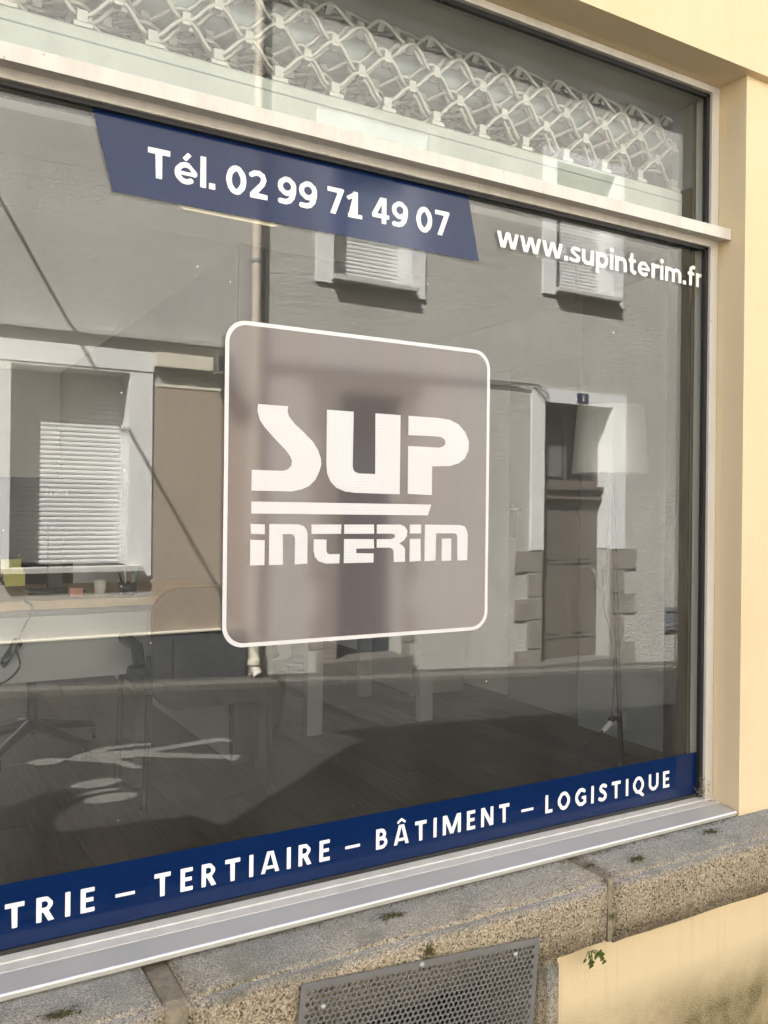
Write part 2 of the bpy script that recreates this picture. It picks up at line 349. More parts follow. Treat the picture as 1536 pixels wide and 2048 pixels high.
GLY = {
 'T': ([L(0, .905, .72, .905, .19), L(.36, 0, .36, .95)], .76), 'I': ([L(.1, 0, .1, 1)], .2),
 'E': ([L(.1, 0, .1, 1), L(.05, .91, .55, .91, .18), L(.05, .51, .51, .51, .17), L(.05, .09, .56, .09, .18)], .56),
 'R': ([L(.1, 0, .1, 1), C([(.1, .91), (.30, .91)] + arc(.31, .69, .225, .22, 90, -90) + [(.1, .47)], .18), L(.30, .52, .62, -.08, .205, (0, .5))], .70),
 'A': (A_st, .88), 'Â': (A_st + [C([(.24, 1.13), (.44, 1.27), (.64, 1.13)], .12)], .88),
 'B': ([L(.1, 0, .1, 1), C([(.1, .91), (.28, .91)] + arc(.29, .715, .21, .195, 90, -90) + [(.1, .52)], .18), C([(.1, .52)] + arc(.33, .305, .25, .215, 90, -90) + [(.1, .09)], .18)], .68),
 'M': ([L(.1, 0, .1, 1), L(1.08, 0, 1.08, 1), L(.13, 1.05, .59, .04, .21, (.0, 1)), L(1.05, 1.05, .59, .04, .21, (.0, 1))], 1.18),
 'N': ([L(.1, 0, .1, 1), L(.74, 0, .74, 1), L(.08, 1.06, .76, -.06, .21, (0, 1))], .84),
 'L': ([L(.1, 0, .1, 1), L(.05, .09, .52, .09, .18)], .52), 'O': ([C(arc(.46, .5, .36, .41, 0, 360, 36))], .92),
 'Q': ([C(arc(.46, .5, .36, .41, 0, 360, 36)), C([(.5, .12), (.66, -.03), (.84, -.13)], .18)], .94),
 'G': ([C(arc(.47, .5, .37, .41, 52, 318, 30)), L(.74, .10, .74, .5), L(.5, .46, .84, .46, .16)], .84),
 'S': ([C(S_pts)], .64), 'U': ([C([(.1, 1.1), (.1, .38)] + arc(.42, .38, .32, .29, 180, 360) + [(.74, 1.1)], W, (-.1, 1))], .84),
 'D': ([L(.1, 0, .1, 1), C([(.1, .91), (.3, .91)] + arc(.32, .5, .40, .41, 90, -90) + [(.1, .09)], .19)], .82),
 '–': ([L(0, .42, .74, .42, .14)], .74), '.': ([L(.11, .0, .11, .21, .22)], .22),
 '0': ([C(arc(.355, .5, .255, .41, 0, 360, 36))], .71),
 '2': ([C([(.09, .82), (.2, .89), (.35, .905), (.48, .84), (.53, .70), (.48, .54), (.34, .35), (.13, .13)], .19), L(.04, .09, .67, .09, .18)], .67),
 '9': ([C(arc(.35, .66, .25, .25, 0, 360, 30), .19), C([(.60, .68), (.595, .48), (.55, .29), (.44, .15), (.30, .095), (.11, .105)], .19)], .70),
 '7': ([L(.03, .91, .66, .91, .18), L(.61, 1.0, .22, -.08, .2, (0, .97))], .68),
 '1': ([L(.38, 0, .38, 1), C([(.38, .90), (.11, .75)], .17), L(.09, .08, .67, .08, .16)], .68),
 '4': ([L(.49, 1.06, .09, .27, .18, (.2, 1)), L(.03, .285, .75, .285, .165), L(.53, 0, .53, 1)], .76),
 'e': (e_st, .76), 'é': (e_st + [L(.32, .82, .50, 1.04, .16)], .76), 'l': ([L(.1, 0, .1, 1.07)], .2),
 'w': ([L(.06, .80, .28, -.06, .18, (0, .74)), L(.28, -.06, .53, .80, .17, (0, .74)), L(.53, .80, .78, -.06, .17, (0, .74)), L(.78, -.06, 1.0, .80, .18, (0, .74))], 1.06),
 's': ([C([(x*.9, y*.74) for x, y in S_pts], .175)], .56),
 'u': ([C([(.1, .84), (.1, .3)] + arc(.34, .29, .24, .205, 180, 360) + [(.58, .5)], .19, (-.1, .74)), L(.60, 0, .60, .74)], .70),
 'n': ([L(.1, 0, .1, .74), C(arc(.35, .44, .25, .21, 175, 0) + [(.60, -.1)], .19, (0, 1))], .70),
 'm': ([L(.1, 0, .1, .74), C(arc(.315, .45, .215, .2, 175, 0) + [(.53, -.1)], .185, (0, 1)), C(arc(.745, .45, .215, .2, 175, 0) + [(.96, -.1)], .185, (0, 1))], 1.06),
 'p': ([L(.1, -.27, .1, .74), C(arc(.36, .37, .26, .28, 0, 360, 30), .19)], .72),
 'i': ([L(.1, 0, .1, .74), C([(.1, .96), (.1, .965)], .23)], .21),
 't': ([C([(.2, .95), (.2, .24)] + arc(.36, .24, .16, .155, 180, 285, 10), .19), L(.0, .66, .45, .66, .16)], .46),
 'r': ([L(.1, 0, .1, .74), C(arc(.37, .41, .27, .24, 180, 76, 12), .18)], .46),
 'f': ([C([(.2, -.1), (.2, .82)] + arc(.375, .83, .175, .155, 180, 78, 12), .19, (0, 1.2)), L(.0, .64, .43, .64, .16)], .46),
 'a': ([L(.5, 0, .5, .5, .18), C([(.12, .66), (.3, .68), (.46, .62), (.5, .48)], .17), C(arc(.31, .2, .2, .15, 0, 360, 24), .16)], .6),
 'y': ([L(.07, .8, .33, .02, .18, (0, .74)), L(.57, .8, .25, -.3, .18, (-.25, .74))], .64),
}
GC = {}
def outline(ch):
    if ch in GC: return GC[ch]
    strokes, adv = GLY[ch]; h = .02
    gx = np.arange(-.22, adv+.24, h); gy = np.arange(-.42, 1.5, h); X, Y = np.meshgrid(gx, gy, indexing='ij')
    F = np.full(X.shape, 9.0)
    for kind, pts, w, clip in strokes:
        d = np.full(X.shape, 9.0)
        for (ax, ay), (bx, by) in zip(pts, pts[1:]):
            dx, dy = bx-ax, by-ay; ln = math.hypot(dx, dy) or 1e-6; ux, uy = dx/ln, dy/ln
            s = (X-ax)*ux + (Y-ay)*uy; n = np.abs(-(X-ax)*uy + (Y-ay)*ux)
            if kind == 'L':
                r = .025; qx = np.abs(s-ln/2)-ln/2+r; qy = n-w/2+r
                dd = np.hypot(np.maximum(qx, 0), np.maximum(qy, 0)) + np.minimum(np.maximum(qx, qy), 0) - r
            else:
                dd = np.hypot(np.maximum(np.abs(s-ln/2)-ln/2, 0), n) - w/2
            d = np.minimum(d, dd)
        if clip: d = np.maximum(d, np.maximum(clip[0]-Y, Y-clip[1]))
        F = np.minimum(F, d)
    segs = {}
    def cut(i0, j0, i1, j1):
        a, b = F[i0, j0], F[i1, j1]; t = a/(a-b); return (gx[i0]+(gx[i1]-gx[i0])*t, gy[j0]+(gy[j1]-gy[j0])*t)
    ins = F < 0
    for i in range(len(gx)-1):
        for j in range(len(gy)-1):
            c = [(i, j), (i+1, j), (i+1, j+1), (i, j+1)]; b = [bool(ins[p]) for p in c]
            if all(b) or not any(b): continue
            cr = []
            for k in range(4):
                p, q = c[k], c[(k+1) % 4]
                if b[k] != b[(k+1) % 4]: cr.append(((min(p, q), max(p, q)), b[k]))
            outs = [x[0] for x in cr if x[1]]; inn = [x[0] for x in cr if not x[1]]
            for a, e in zip(outs, inn): segs[a] = e
    loops = []
    while segs:
        st, cur = segs.popitem(); lp = [st]
        while cur != st and cur in segs: lp.append(cur); cur = segs.pop(cur)
        pts = [cut(*a, *b) for a, b in lp]
        q = []
        for k, p in enumerate(pts):   # drop points on straight runs
            a, c = pts[k-1], pts[(k+1) % len(pts)]
            if abs((p[0]-a[0])*(c[1]-a[1]) - (p[1]-a[1])*(c[0]-a[0])) > 2e-5: q.append(p)
        if len(q) > 2: loops.append(q)
    GC[ch] = (loops, adv); return GC[ch]
def inside(p, lp):
    c = False
    for (ax, ay), (bx, by) in zip(lp, lp[1:]+lp[:1]):
        if (ay > p[1]) != (by > p[1]) and p[0] < (bx-ax)*(p[1]-ay)/(by-ay)+ax: c = not c
    return c
def glyph_mb(ch, x, z, sx, sz, y, mirror=1):
    loops, _ = outline(ch); mb = MB()
    outer = [l for l in loops if sum(inside(l[0], o) for o in loops if o is not l) % 2 == 0]
    for o in outer:
        grp = [o] + [l for l in loops if l is not o and l not in outer and inside(l[0], o)]
        flat = [p for l in grp for p in l]
        tri = tessellate_polygon([[Vector((a, b, 0)) for a, b in l] for l in grp])
        mb.add([(x+mirror*a*sx, y, z+b*sz) for a, b in flat], tri)
    return mb
def text(s, x0, x1, z, cap, y, mat, parent, track=.10, space=.36, name='letter', mirror=1):
    """set a string between x0 and x1 on the baseline z"""
    pos = []; c = 0.0
    for ch in s:
        if ch == ' ': c += space; continue
        pos.append((ch, c)); c += outline(ch)[1] + track
    tot = c - track; sx = (x1-x0)/tot
    for ch, p in pos: part(glyph_mb(ch, x0+p*sx, z, sx, cap, y, mirror), name, mat, parent)

# ================================================================== THE SETTING
RZ = -1.41
def slope_sheet(x0, x1, y0, y1, z0, nx=1):
    mb = MB(); mb.add([(x0, y0, z0+gz(x0)), (x1, y0, z0+gz(x1)), (x1, y1, z0+gz(x1)), (x0, y1, z0+gz(x0))], [(0, 1, 2, 3)]); return mb
road = struct(slope_sheet(-60, 70, -60, 60, RZ), 'road', 'asphalt')
# far pavement with its kerb stones
fp = MB(); fp.hexa([(-14, -7, -1.7+gz(-14)), (24, -7, -1.7+gz(24)), (24, -5.735, -1.7+gz(24)), (-14, -5.735, -1.7+gz(-14)),
                    (-14, -7, -1.335+gz(-14)), (24, -7, -1.335+gz(24)), (24, -5.735, -1.352+gz(24)), (-14, -5.735, -1.352+gz(-14))])
pave = struct(fp, 'pavement', 'pavement_grey')
for k in range(16):
    x0 = -1.2+k*.82; x1 = x0+.81; o = random.uniform(-.006, .006); m = MB()
    m.hexa([(x0, -5.73, -1.6+gz(x0)), (x1, -5.73, -1.6+gz(x1)), (x1, -5.595+o, -1.6+gz(x1)), (x0, -5.595+o, -1.6+gz(x0)),
            (x0, -5.73, -1.348+o+gz(x0)), (x1, -5.73, -1.348+o+gz(x1)), (x1, -5.595+o, -1.355+o+gz(x1)), (x0, -5.595+o, -1.355+o+gz(x0))])
    m.build('kerb_stone', 'kerb_stone', pave, .012)
np_ = MB(); np_.hexa([(-14, -1.05, -1.7+gz(-14)), (24, -1.05, -1.7+gz(24)), (24, -.10, -1.7+gz(24)), (-14, -.10, -1.7+gz(-14)),
                      (-14, -1.05, -1.33+gz(-14)), (24, -1.05, -1.33+gz(24)), (24, -.10, -1.31+gz(24)), (-14, -.10, -1.31+gz(-14))])
struct(np_, 'near_pavement', 'pavement_grey')
# painted figures on the carriageway
def road_poly(pts, name, mat, parent, dz=.004):
    tri = tessellate_polygon([[Vector((x, y, 0)) for x, y in pts]]); mb = MB()
    mb.add([(x, y, RZ+gz(x)+dz) for x, y in pts], tri); return part(mb, name, mat, parent)
HEAD = [(0.936,-3.719),(0.925,-3.694),(0.904,-3.671),(0.876,-3.655),(0.843,-3.646),(0.81,-3.646),(0.78,-3.654),(0.757,-3.67),(0.744,-3.692),(0.741,-3.717),(0.751,-3.743),(0.771,-3.766),(0.799,-3.783),(0.832,-3.793),(0.866,-3.793),(0.897,-3.785),(0.921,-3.768),(0.934,-3.745)]
BODY = [(0.926,-3.766),(0.979,-3.749),(1.009,-3.807),(1.145,-3.907),(1.225,-3.954),(1.362,-3.969),(1.505,-3.971),(1.487,-3.923),(1.347,-3.909),(1.215,-3.864),(1.195,-3.838),(1.328,-3.83),(1.475,-3.84),(1.951,-3.988),(1.985,-3.988),(2.015,-3.865),(1.979,-3.844),(1.938,-3.888),(1.455,-3.749),(1.54,-3.702),(1.855,-3.563),(1.93,-3.532),(1.87,-3.417),(1.833,-3.417),(1.816,-3.47),(1.51,-3.598),(1.358,-3.67),(1.228,-3.663),(1.315,-3.45),(1.28,-3.425),(1.243,-3.448),(1.187,-3.569),(1.087,-3.628),(0.976,-3.682),(0.972,-3.71),(0.918,-3.719)]
W1 = [(1.148,-3.237),(1.133,-3.211),(1.104,-3.186),(1.064,-3.166),(1.018,-3.152),(0.972,-3.147),(0.931,-3.15),(0.899,-3.161),(0.88,-3.179),(0.877,-3.202),(0.889,-3.227),(0.916,-3.252),(0.955,-3.273),(1.001,-3.288),(1.049,-3.294),(1.093,-3.292),(1.126,-3.28),(1.145,-3.261)]
W2 = [(1.162,-2.963),(1.148,-2.938),(1.118,-2.915),(1.077,-2.897),(1.03,-2.885),(0.983,-2.881),(0.941,-2.885),(0.908,-2.897),(0.889,-2.915),(0.886,-2.938),(0.899,-2.962),(0.926,-2.985),(0.966,-3.004),(1.013,-3.018),(1.062,-3.022),(1.106,-3.019),(1.141,-3.006),(1.16,-2.987)]
FR = [(0.798,-3.003),(0.867,-3.048),(0.939,-3.082),(1.028,-3.103),(1.098,-3.107),(1.091,-3.072),(1.019,-3.061),(0.93,-3.038),(0.857,-2.999),(0.797,-2.975)]
pm = thing('road_marking', 'white pedestrian figure painted on the road, mirrored in the window', 'road marking', (1.4, -3.8, RZ+gz(1.4)))
road_poly(HEAD, 'head', 'road_paint', pm); road_poly(BODY, 'body', 'road_paint', pm, .0042)
bk = thing('road_marking', 'white bicycle symbol with two filled wheels painted on the road', 'road marking', (1.0, -3.1, RZ+gz(1)))
road_poly(W1, 'wheel', 'road_paint', bk); road_poly(W2, 'wheel', 'road_paint', bk); road_poly(FR, 'bicycle_frame', 'road_paint', bk)
mh = MB()
mh.add([(2.55+.17*math.cos(i*.2618), -5.05+.13*math.sin(i*.2618), RZ+gz(2.55+.17*math.cos(i*.2618))+.005) for i in range(24)], [tuple(range(24))])
tag(mh.build('manhole_cover', 'manhole_iron'), 'round dark iron manhole cover in the road beside the far kerb', 'manhole')

# ------------------------------------------------------------------ the shop building (this side)
XL, XR, YW = -.95, 1.832, -.0975           # window opening, outer wall plane
TL = -1.08                                  # left edge of the tall house
shop = thing('shop_building', 'pale yellow rendered shop house around the office window', 'building', (0, 0, -1.35))
m = MB(); m.box(XR, 11, YW, .035, -.742, 1.074); part(m, 'wall', 'yellow_render', shop)
m = MB(); m.box(3.34, 11, .036, .26, -.742, 1.074); part(m, 'wall_lining', 'office_wall', shop)
m = MB(); m.box(TL, XL, YW, .26, -.742, 1.074); part(m, 'wall', 'yellow_render', shop)
m = MB(); m.box(TL, 11, -.12, .031, 1.0745, 5.0); part(m, 'wall', 'yellow_render', shop)
m = MB(); m.box(TL, 11, .0315, .26, 1.075, 5.0); part(m, 'wall_lining', 'office_wall_grey', shop)
m = MB(); m.box(1.172, 11, -.188, .26, -2.2, -.8755); part(m, 'lower_wall', 'yellow_roughcast', shop)
m = MB(); m.box(TL, .55, -.188, .26, -2.2, -.8755); part(m, 'lower_wall', 'yellow_roughcast', shop)
m = MB(); m.box(.55, 1.125, .15, .26, -2.2, -.8755); part(m, 'unlit_backing', 'dark_void', shop)  # near-black sheet standing in for the unlit cellar behind the vent
for xa in (TL, 10.8):
    m = MB(); m.box(xa, xa+.2, .261, 6.704, -2.2, 5.0); part(m, 'outer_wall', 'yellow_render', shop)
ADDED_OPENINGS = [(-.98, .45, -.35, 1.05), (1.55, 2.88, -.5, 1.10)]  # unseen openings added at the back so daylight brightens the office
m = MB(); wall_holes(m, TL, 11, -2.2, 5.0, ADDED_OPENINGS, 6.9, 6.705); part(m, 'rear_wall', 'yellow_render', shop)
for a, b, c, d in ADDED_OPENINGS:
    m = MB(); m.box(a, b, 6.76, 6.82, c, c+.05); m.box(a, b, 6.76, 6.82, d-.05, d); m.box(a, a+.05, 6.761, 6.819, c+.05, d-.05); m.box(b-.05, b, 6.761, 6.819, c+.05, d-.05); m.box((a+b)/2-.03, (a+b)/2+.03, 6.761, 6.819, c+.05, d-.05)
    part(m, 'added_rear_window', 'cream_paint', shop)
m = MB(); m.hexa([(TL-.05, -.36, 4.98), (11.1, -.36, 4.98), (11.1, 4.1, 8.2), (TL-.05, 4.1, 8.2), (TL-.05, -.36, 5.1), (11.1, -.36, 5.1), (11.1, 4.1, 8.35), (TL-.05, 4.1, 8.35)])
m.hexa([(TL-.05, 4.1, 8.2), (11.1, 4.1, 8.2), (11.1, 8.5, 4.98), (TL-.05, 8.5, 4.98), (TL-.05, 4.1, 8.35), (11.1, 4.1, 8.35), (11.1, 8.5, 5.1), (TL-.05, 8.5, 5.1)])
m.add([(TL, .1, 5.0), (TL, 8, 5.0), (TL, 4.1, 8.2)], [(0, 1, 2)]); m.add([(11, .1, 5.0), (11, 8, 5.0), (11, 4.1, 8.2)], [(0, 1, 2)])
part(m, 'roof', 'roof_slate', shop)
# granite sill stones, slightly irregular blocks
def stone(x0, x1, y0, y1, z0, z1, name, mat, parent, seed, amp=.004):
    rnd = random.Random(seed); bm = bmesh.new(); bmesh.ops.create_cube(bm, size=1)
    for v in bm.verts: v.co = Vector((x0 if v.co.x < 0 else x1, y0 if v.co.y < 0 else y1, z0 if v.co.z < 0 else z1))
    bmesh.ops.bevel(bm, geom=bm.edges[:], offset=.011, segments=3, affect='EDGES')
    n = max(1, int((x1-x0)/.05)); 
    for k in range(1, n):
        x = x0+(x1-x0)*k/n; bmesh.ops.bisect_plane(bm, geom=bm.verts[:]+bm.edges[:]+bm.faces[:], plane_co=(x, 0, 0), plane_no=(1, 0, 0))
    for z in (z0+(z1-z0)*.4, z0+(z1-z0)*.7): bmesh.ops.bisect_plane(bm, geom=bm.verts[:]+bm.edges[:]+bm.faces[:], plane_co=(0, 0, z), plane_no=(0, 0, 1))
    for v in bm.verts:
        if v.co.y < y0+.03: v.co += Vector((rnd.uniform(-.3, .3)*amp, rnd.uniform(-1, 1)*amp, rnd.uniform(-.7, .7)*amp))
    me = bpy.data.meshes.new(name); bm.to_mesh(me); bm.free(); me.materials.append(MAT[mat])
    for p in me.polygons: p.use_smooth = True
    o = bpy.data.objects.new(name, me); COL.objects.link(o); o.parent = parent
    o.matrix_parent_inverse = Matrix.Translation(-OFF.get(parent.name, Vector())); return o
stone(-1.0, .386, -.212, .24, -.875, -.7445, 'sill_stone', 'granite', shop, 1, .0022)
stone(.414, 1.292, -.212, .24, -.875, -.7445, 'sill_stone', 'granite', shop, 2, .0022)
stone(1.3, 3.3, -.212, .24, -.882, -.7435, 'sill_stone', 'granite', shop, 3, .0022)
stone(1.118, 1.17, -.206, .2, -1.5, -.879, 'vent_jamb_stone', 'granite', shop, 4, .002)
stone(.5, .60, -.206, .2, -1.5, -.879, 'vent_jamb_stone', 'granite', shop, 5, .002)
m = MB(); m.prof([(.2, -.874), (-.2035, -.874), (-.2065, -.83), (-.202, -.79), (-.2005, -.764), (-.19, -.755), (-.12, -.7525), (.2, -.7525)], .380, .420); part(m, 'mortar_joint', 'mortar', shop, .003)
m = MB(); m.box(1.29, 1.302, -.2055, .2, -.874, -.7475); part(m, 'mortar_joint', 'mortar', shop)
# window joinery
wf = MB()
wf.prof([(-.02, 1.0735), (.03, 1.0735), (.03, 1.057), (-.02, 1.057)], XL, XR)                     # head
wf.prof([(-.058, .708), (.03, .708), (.03, .678), (-.006, .669), (-.02, .669), (-.02, .686), (-.058, .680)], XL, XR-.0015)   # transom
wf.prof([(-.001, -.716), (-.022, -.7185), (-.0225, -.7205), (-.045, -.7225), (-.045, -.742), (.03, -.742), (.03, -.716)], XL, XR)  # bead
wf.box(1.8035, 1.8305, -.0195, .03, -.718, .670); wf.box(1.8035, 1.8305, -.0195, .03, .7085, 1.058)
wf.box(XL+.0015, XL+.03, -.0195, .03, -.718, .670); wf.box(XL+.0015, XL+.03, -.0195, .03, .7085, 1.058)
frame = part(wf, 'window_frame', 'cream_paint', shop, .0016)
frame['label'] = 'cream painted window frame with projecting transom'
bpy.context.view_layer.update()
def underframe(mb, name, mat, bevel=0):
    o = mb.build(name, mat, None, bevel); o.parent = frame; o.matrix_parent_inverse = frame.matrix_world.inverted(); return o
m = MB(); m.box(XL+.03, 1.8275, 0, .006, -.7155, .6785); underframe(m, 'glass_pane', 'glass')
m = MB(); m.box(XL+.03, 1.8275, 0, .006, .706, 1.064); underframe(m, 'glass_pane', 'glass')
g = MB()
for z0, z1 in ((-.717, .6785), (.706, 1.0625)):
    for a, b, c, d in ((XL+.03, 1.803, z1-.022 if z1 < 1 else z1-.014, z1-.009 if z1 < 1 else z1-.002),):
        g.box(XL+.03, 1.803, -.012, -.001, z1-.017, z1-.0075)
    g.box(1.792, 1.8032, -.012, -.001, z0+.002, z1-.008); g.box(XL+.03, XL+.042, -.012, -.001, z0+.002, z1-.008)
g.box(XL+.04, 1.792, -.004, -.0006, -.7158, -.708)
underframe(g, 'gasket', 'black_rubber')
m = MB(); m.prof([(-.0455, -.7228), (-.046, -.738), (-.094, -.7415), (-.0985, -.7385), (-.0985, -.7305), (-.0955, -.7285)], XL, XR-.01); underframe(m, 'metal_sill', 'aluminium_sill', .0015)
m = MB(); m.tube([(XL, -.0975, -.7305), (XR-.011, -.0975, -.7305)], .0026, 8); underframe(m, 'sill_lip', 'sill_lip')

# lower neighbour on the left, outside the picture, which lets the sun reach the road
low = thing('neighbour_house', 'low rendered house to the left of the shop', 'building', (-4, 0, -1.35))
m = MB(); m.box(-9, TL-.02, YW, 6, -2.2, 2.5); part(m, 'wall', 'yellow_render', low)
m = MB(); m.hexa([(-9.1, -.36, 2.42), (TL-.03, -.36, 2.55), (TL-.03, 3.5, 4.4), (-9.1, 3.5, 4.3), (-9.1, -.36, 2.5), (TL-.03, -.36, 2.62), (TL-.03, 3.5, 4.5), (-9.1, 3.5, 4.4)])
m.hexa([(-9.1, 3.5, 4.3), (TL-.03, 3.5, 4.4), (TL-.03, 6.3, 2.5), (-9.1, 6.3, 2.4), (-9.1, 3.5, 4.4), (TL-.03, 3.5, 4.5), (TL-.03, 6.3, 2.6), (-9.1, 6.3, 2.5)])
rf = part(m, 'roof', 'roof_slate', low)
m = MB(); m.box(-3.0, -2.62, .05, .45, 2.4, 4.15); m.lathe([(.14, 0), (.17, .12), (.12, .4), (.13, .45)], (-2.81, .25, 4.15), 14)
ch = m.build('chimney', 'chimney_brick'); bpy.context.view_layer.update(); ch.parent = rf; ch.matrix_parent_inverse = rf.matrix_world.inverted()
m = MB(); m.box(TL+.2, 10.8, .26, 8, 1.36, 1.56)
struct(m, 'upper_floor', 'ceiling_white')

# ------------------------------------------------------------------ houses across the street (seen in the glass)
FY = -5.9
def fbox(mb, x0, x1, proud, deep, z0, z1): return mb.box(x0, x1, FY+proud, FY-deep, z0, z1)
def under(o, parent):
    bpy.context.view_layer.update(); o.parent = parent; o.matrix_parent_inverse = parent.matrix_world.inverted(); return o
hA = thing('terraced_house', 'grey beige rendered house with dark plinth, mirrored left in the window', 'building', (0, FY-2, -1.35))
hB = thing('terraced_house', 'grey beige rendered house with granite framed door, mirrored right in the window', 'building', (8, FY-2, -1.7))
winA = (.895, 1.82, -.49, 1.12)
w1 = (3.715, 4.585, 2.215, 3.62); w2 = (6.47, 7.34, 2.475, 3.88); dr = (6.33, 7.345, -1.85, 1.205); d2 = (3.80, 4.52, -1.6, 1.13)
m = MB(); wall_holes(m, -9, 2.88, -2.4, 5.59, [winA], FY, FY-.32); part(m, 'wall', 'far_render', hA)
m = MB(); wall_holes(m, 2.88, 16, -2.9, 5.59, [w1, w2, dr, d2], FY-.004, FY-.32); part(m, 'wall', 'far_render_warm', hB)
for h, xa, xb in ((hA, -9, 2.88), (hB, 2.884, 16)):
    m = MB(); m.box(xa, xb, FY-.36, FY-.33, -2.6, 5.59); part(m, 'inner_wall', 'dark_void', h)
    m = MB(); m.hexa([(xa, FY+.42, 5.62), (xb, FY+.42, 5.62), (xb, FY-3.8, 8.3), (xa, FY-3.8, 8.3), (xa, FY+.42, 5.74), (xb, FY+.42, 5.74), (xb, FY-3.8, 8.45), (xa, FY-3.8, 8.45)])
    r_ = part(m, 'roof', 'roof_slate', h)
    m = MB(); m.box(xa, xb, FY-.3, FY+.40, 5.59, 5.615); part(m, 'eaves_soffit', 'far_render', h)
    m = MB(); m.tube([(xa, FY+.48, 5.65), (xb, FY+.48, 5.65)], .06, 10); part(m, 'gutter', 'zinc', h)
slat = MB(); slat.prof([(0, 0), (.006, .004), (.009, .018), (.006, .033), (0, .0385), (-.006, .0385), (-.006, 0)], 0, 1); SLAT = slat.mesh('slat', 'shutter_white')
def shuttered(parent, op, jamb, sillx, depth=.225, top=.14, sill_h=.05, proud=.10, label=None):
    x0, x1, z0, z1 = op
    m = MB()
    fbox(m, x0-jamb[0], x0-.0015, .022, .05, z0-.075, z1+top); fbox(m, x1+.0015, x1+jamb[1], .022, .05, z0-.095, z1+top); fbox(m, x0, x1, .0215, .05, z1+.0015, z1+top-.002)
    # lining of the opening
    fbox(m, x0+.0005, x0+.0035, -.001, depth+.05, z0, z1); fbox(m, x1-.0035, x1-.0005, -.001, depth+.05, z0, z1); fbox(m, x0+.004, x1-.004, -.001, depth+.05, z1-.004, z1-.001)
    fr = part(m, 'window', 'far_white_paint', parent)
    m = MB(); fbox(m, sillx[0], sillx[1], proud, depth+.06, z0-sill_h, z0); under(m.build('window_sill', 'far_sill', None, .006), fr)
    for xa in (x0+.005, x1-.03):
        m = MB(); fbox(m, xa, xa+.025, -depth+.02, depth+.03, z0, z1-.006); under(m.build('shutter_rail', 'shutter_white'), fr)
    m = MB(); fbox(m, x0+.031, x1-.031, -depth-.002, depth+.03, z0+.001, z1-.006); under(m.build('shutter_back', 'shutter_white'), fr)
    n = int((z1-z0-.01)/.0395)
    for k in range(n):
        o = bpy.data.objects.new('slat', SLAT); COL.objects.link(o); o.location = (x0+.032, FY-depth+.0065, z0+.004+k*.0395); o.scale = (x1-x0-.064, 1, 1); under(o, fr)
    return fr
shuttered(hA, winA, (.30, .19), (.80, 1.925), top=.02)
shuttered(hB, w1, (.18, .165), (3.69, 4.63)); shuttered(hB, w2, (.18, .155), (6.45, 7.41))
# old shop front on the left house
m = MB(); fbox(m, -3, 2.62, .07, .02, 1.405, 1.455); fbox(m, -3, 2.61, .045, .02, 1.385, 1.4045); part(m, 'cornice', 'far_render', hA, .006)
m = MB(); fbox(m, -2, 2.02, .03, .02, 1.142, 1.31); part(m, 'lintel', 'far_white_paint', hA, .004)
m = MB(); fbox(m, 2.0215, 2.64, .075, .02, 1.192, 1.312); part(m, 'lintel', 'far_beige_paint', hA, .004)
m = MB(); fbox(m, 2.035, 2.61, .012, .01, 1.03, 1.05); part(m, 'trim_board', 'far_beige_paint', hA)
m = MB(); xs = 2.03
while xs < 2.84: m.prof([(0, 0)]*0 or [(FY+.003, -1.07), (FY+.0062, -1.07), (FY+.0062, 1.028), (FY+.003, 1.028)], xs, min(xs+.026, 2.85)); xs += .031
fbox(m, 2.02, 2.85, .004, .01, -1.07, 1.0285); part(m, 'ribbed_panel', 'board_brown', hA)
m = MB()
for a, b in ((-3, -.55), (-.54, .62), (.632, 2.2), (2.212, 2.86)): m.hexa([(a, FY-.02, -2.2), (b, FY-.02, -2.2), (b, FY+.05, -2.2), (a, FY+.05, -2.2), (a, FY-.02, -1.085), (b, FY-.02, -1.085), (b, FY+.045, -1.10), (a, FY+.045, -1.10)])
part(m, 'plinth', 'plinth_slate', hA, .006)
m = MB(); fbox(m, -3, 2.86, .06, .01, -1.0835, -1.066); part(m, 'plinth_cap', 'far_beige_paint', hA, .004)
# lamp box on a bracket
wl_ = thing('wall_lantern', 'small dark box lantern on the far house beside the brown panel', 'lantern', (2.6, FY+.1, 1.1))
m = MB(); fbox(m, 2.51, 2.64, .23, -.10, 1.17, 1.31); part(m, 'housing', 'dark_glass', wl_, .006)
m = MB(); fbox(m, 2.505, 2.645, .235, -.095, 1.31, 1.325); fbox(m, 2.505, 2.645, .235, -.095, 1.158, 1.17)
for xx in (2.505, 2.57, 2.637): fbox(m, xx, xx+.008, .235, -.222, 1.17, 1.31)
part(m, 'cage', 'zinc', wl_)
m = MB(); m.tube([(2.66, FY+.0, 1.42), (2.66, FY+.10, 1.34), (2.60, FY+.12, 1.32)], .012, 8); part(m, 'bracket', 'far_beige_paint', wl_)
# downpipe between the houses
dp = thing('downpipe', 'beige rainwater downpipe between the two far houses', 'pipe', (2.915, FY+.09, -1.45))
m = MB(); m.tube([(2.915, FY+.085, 5.55), (2.915, FY+.085, -1.18)], .042, 14); part(m, 'pipe', 'pipe_beige', dp)
m = MB(); m.tube([(2.93, FY+.085, -1.17), (2.93, FY+.085, -1.42), (2.95, FY+.14, -1.49)], .046, 14); m.tube([(2.93, FY+.085, -1.36), (2.93, FY+.085, -1.40)], .058, 14); part(m, 'shoe', 'far_beige_paint', dp)
for z in (3.3, 2.2, .9, -.4):
    m = MB(); m.tube([(2.915, FY+.085, z), (2.915, FY+.085, z+.03)], .049, 14); m.box(2.905, 2.925, FY, FY+.05, z, z+.03); part(m, 'clip', 'zinc', dp)
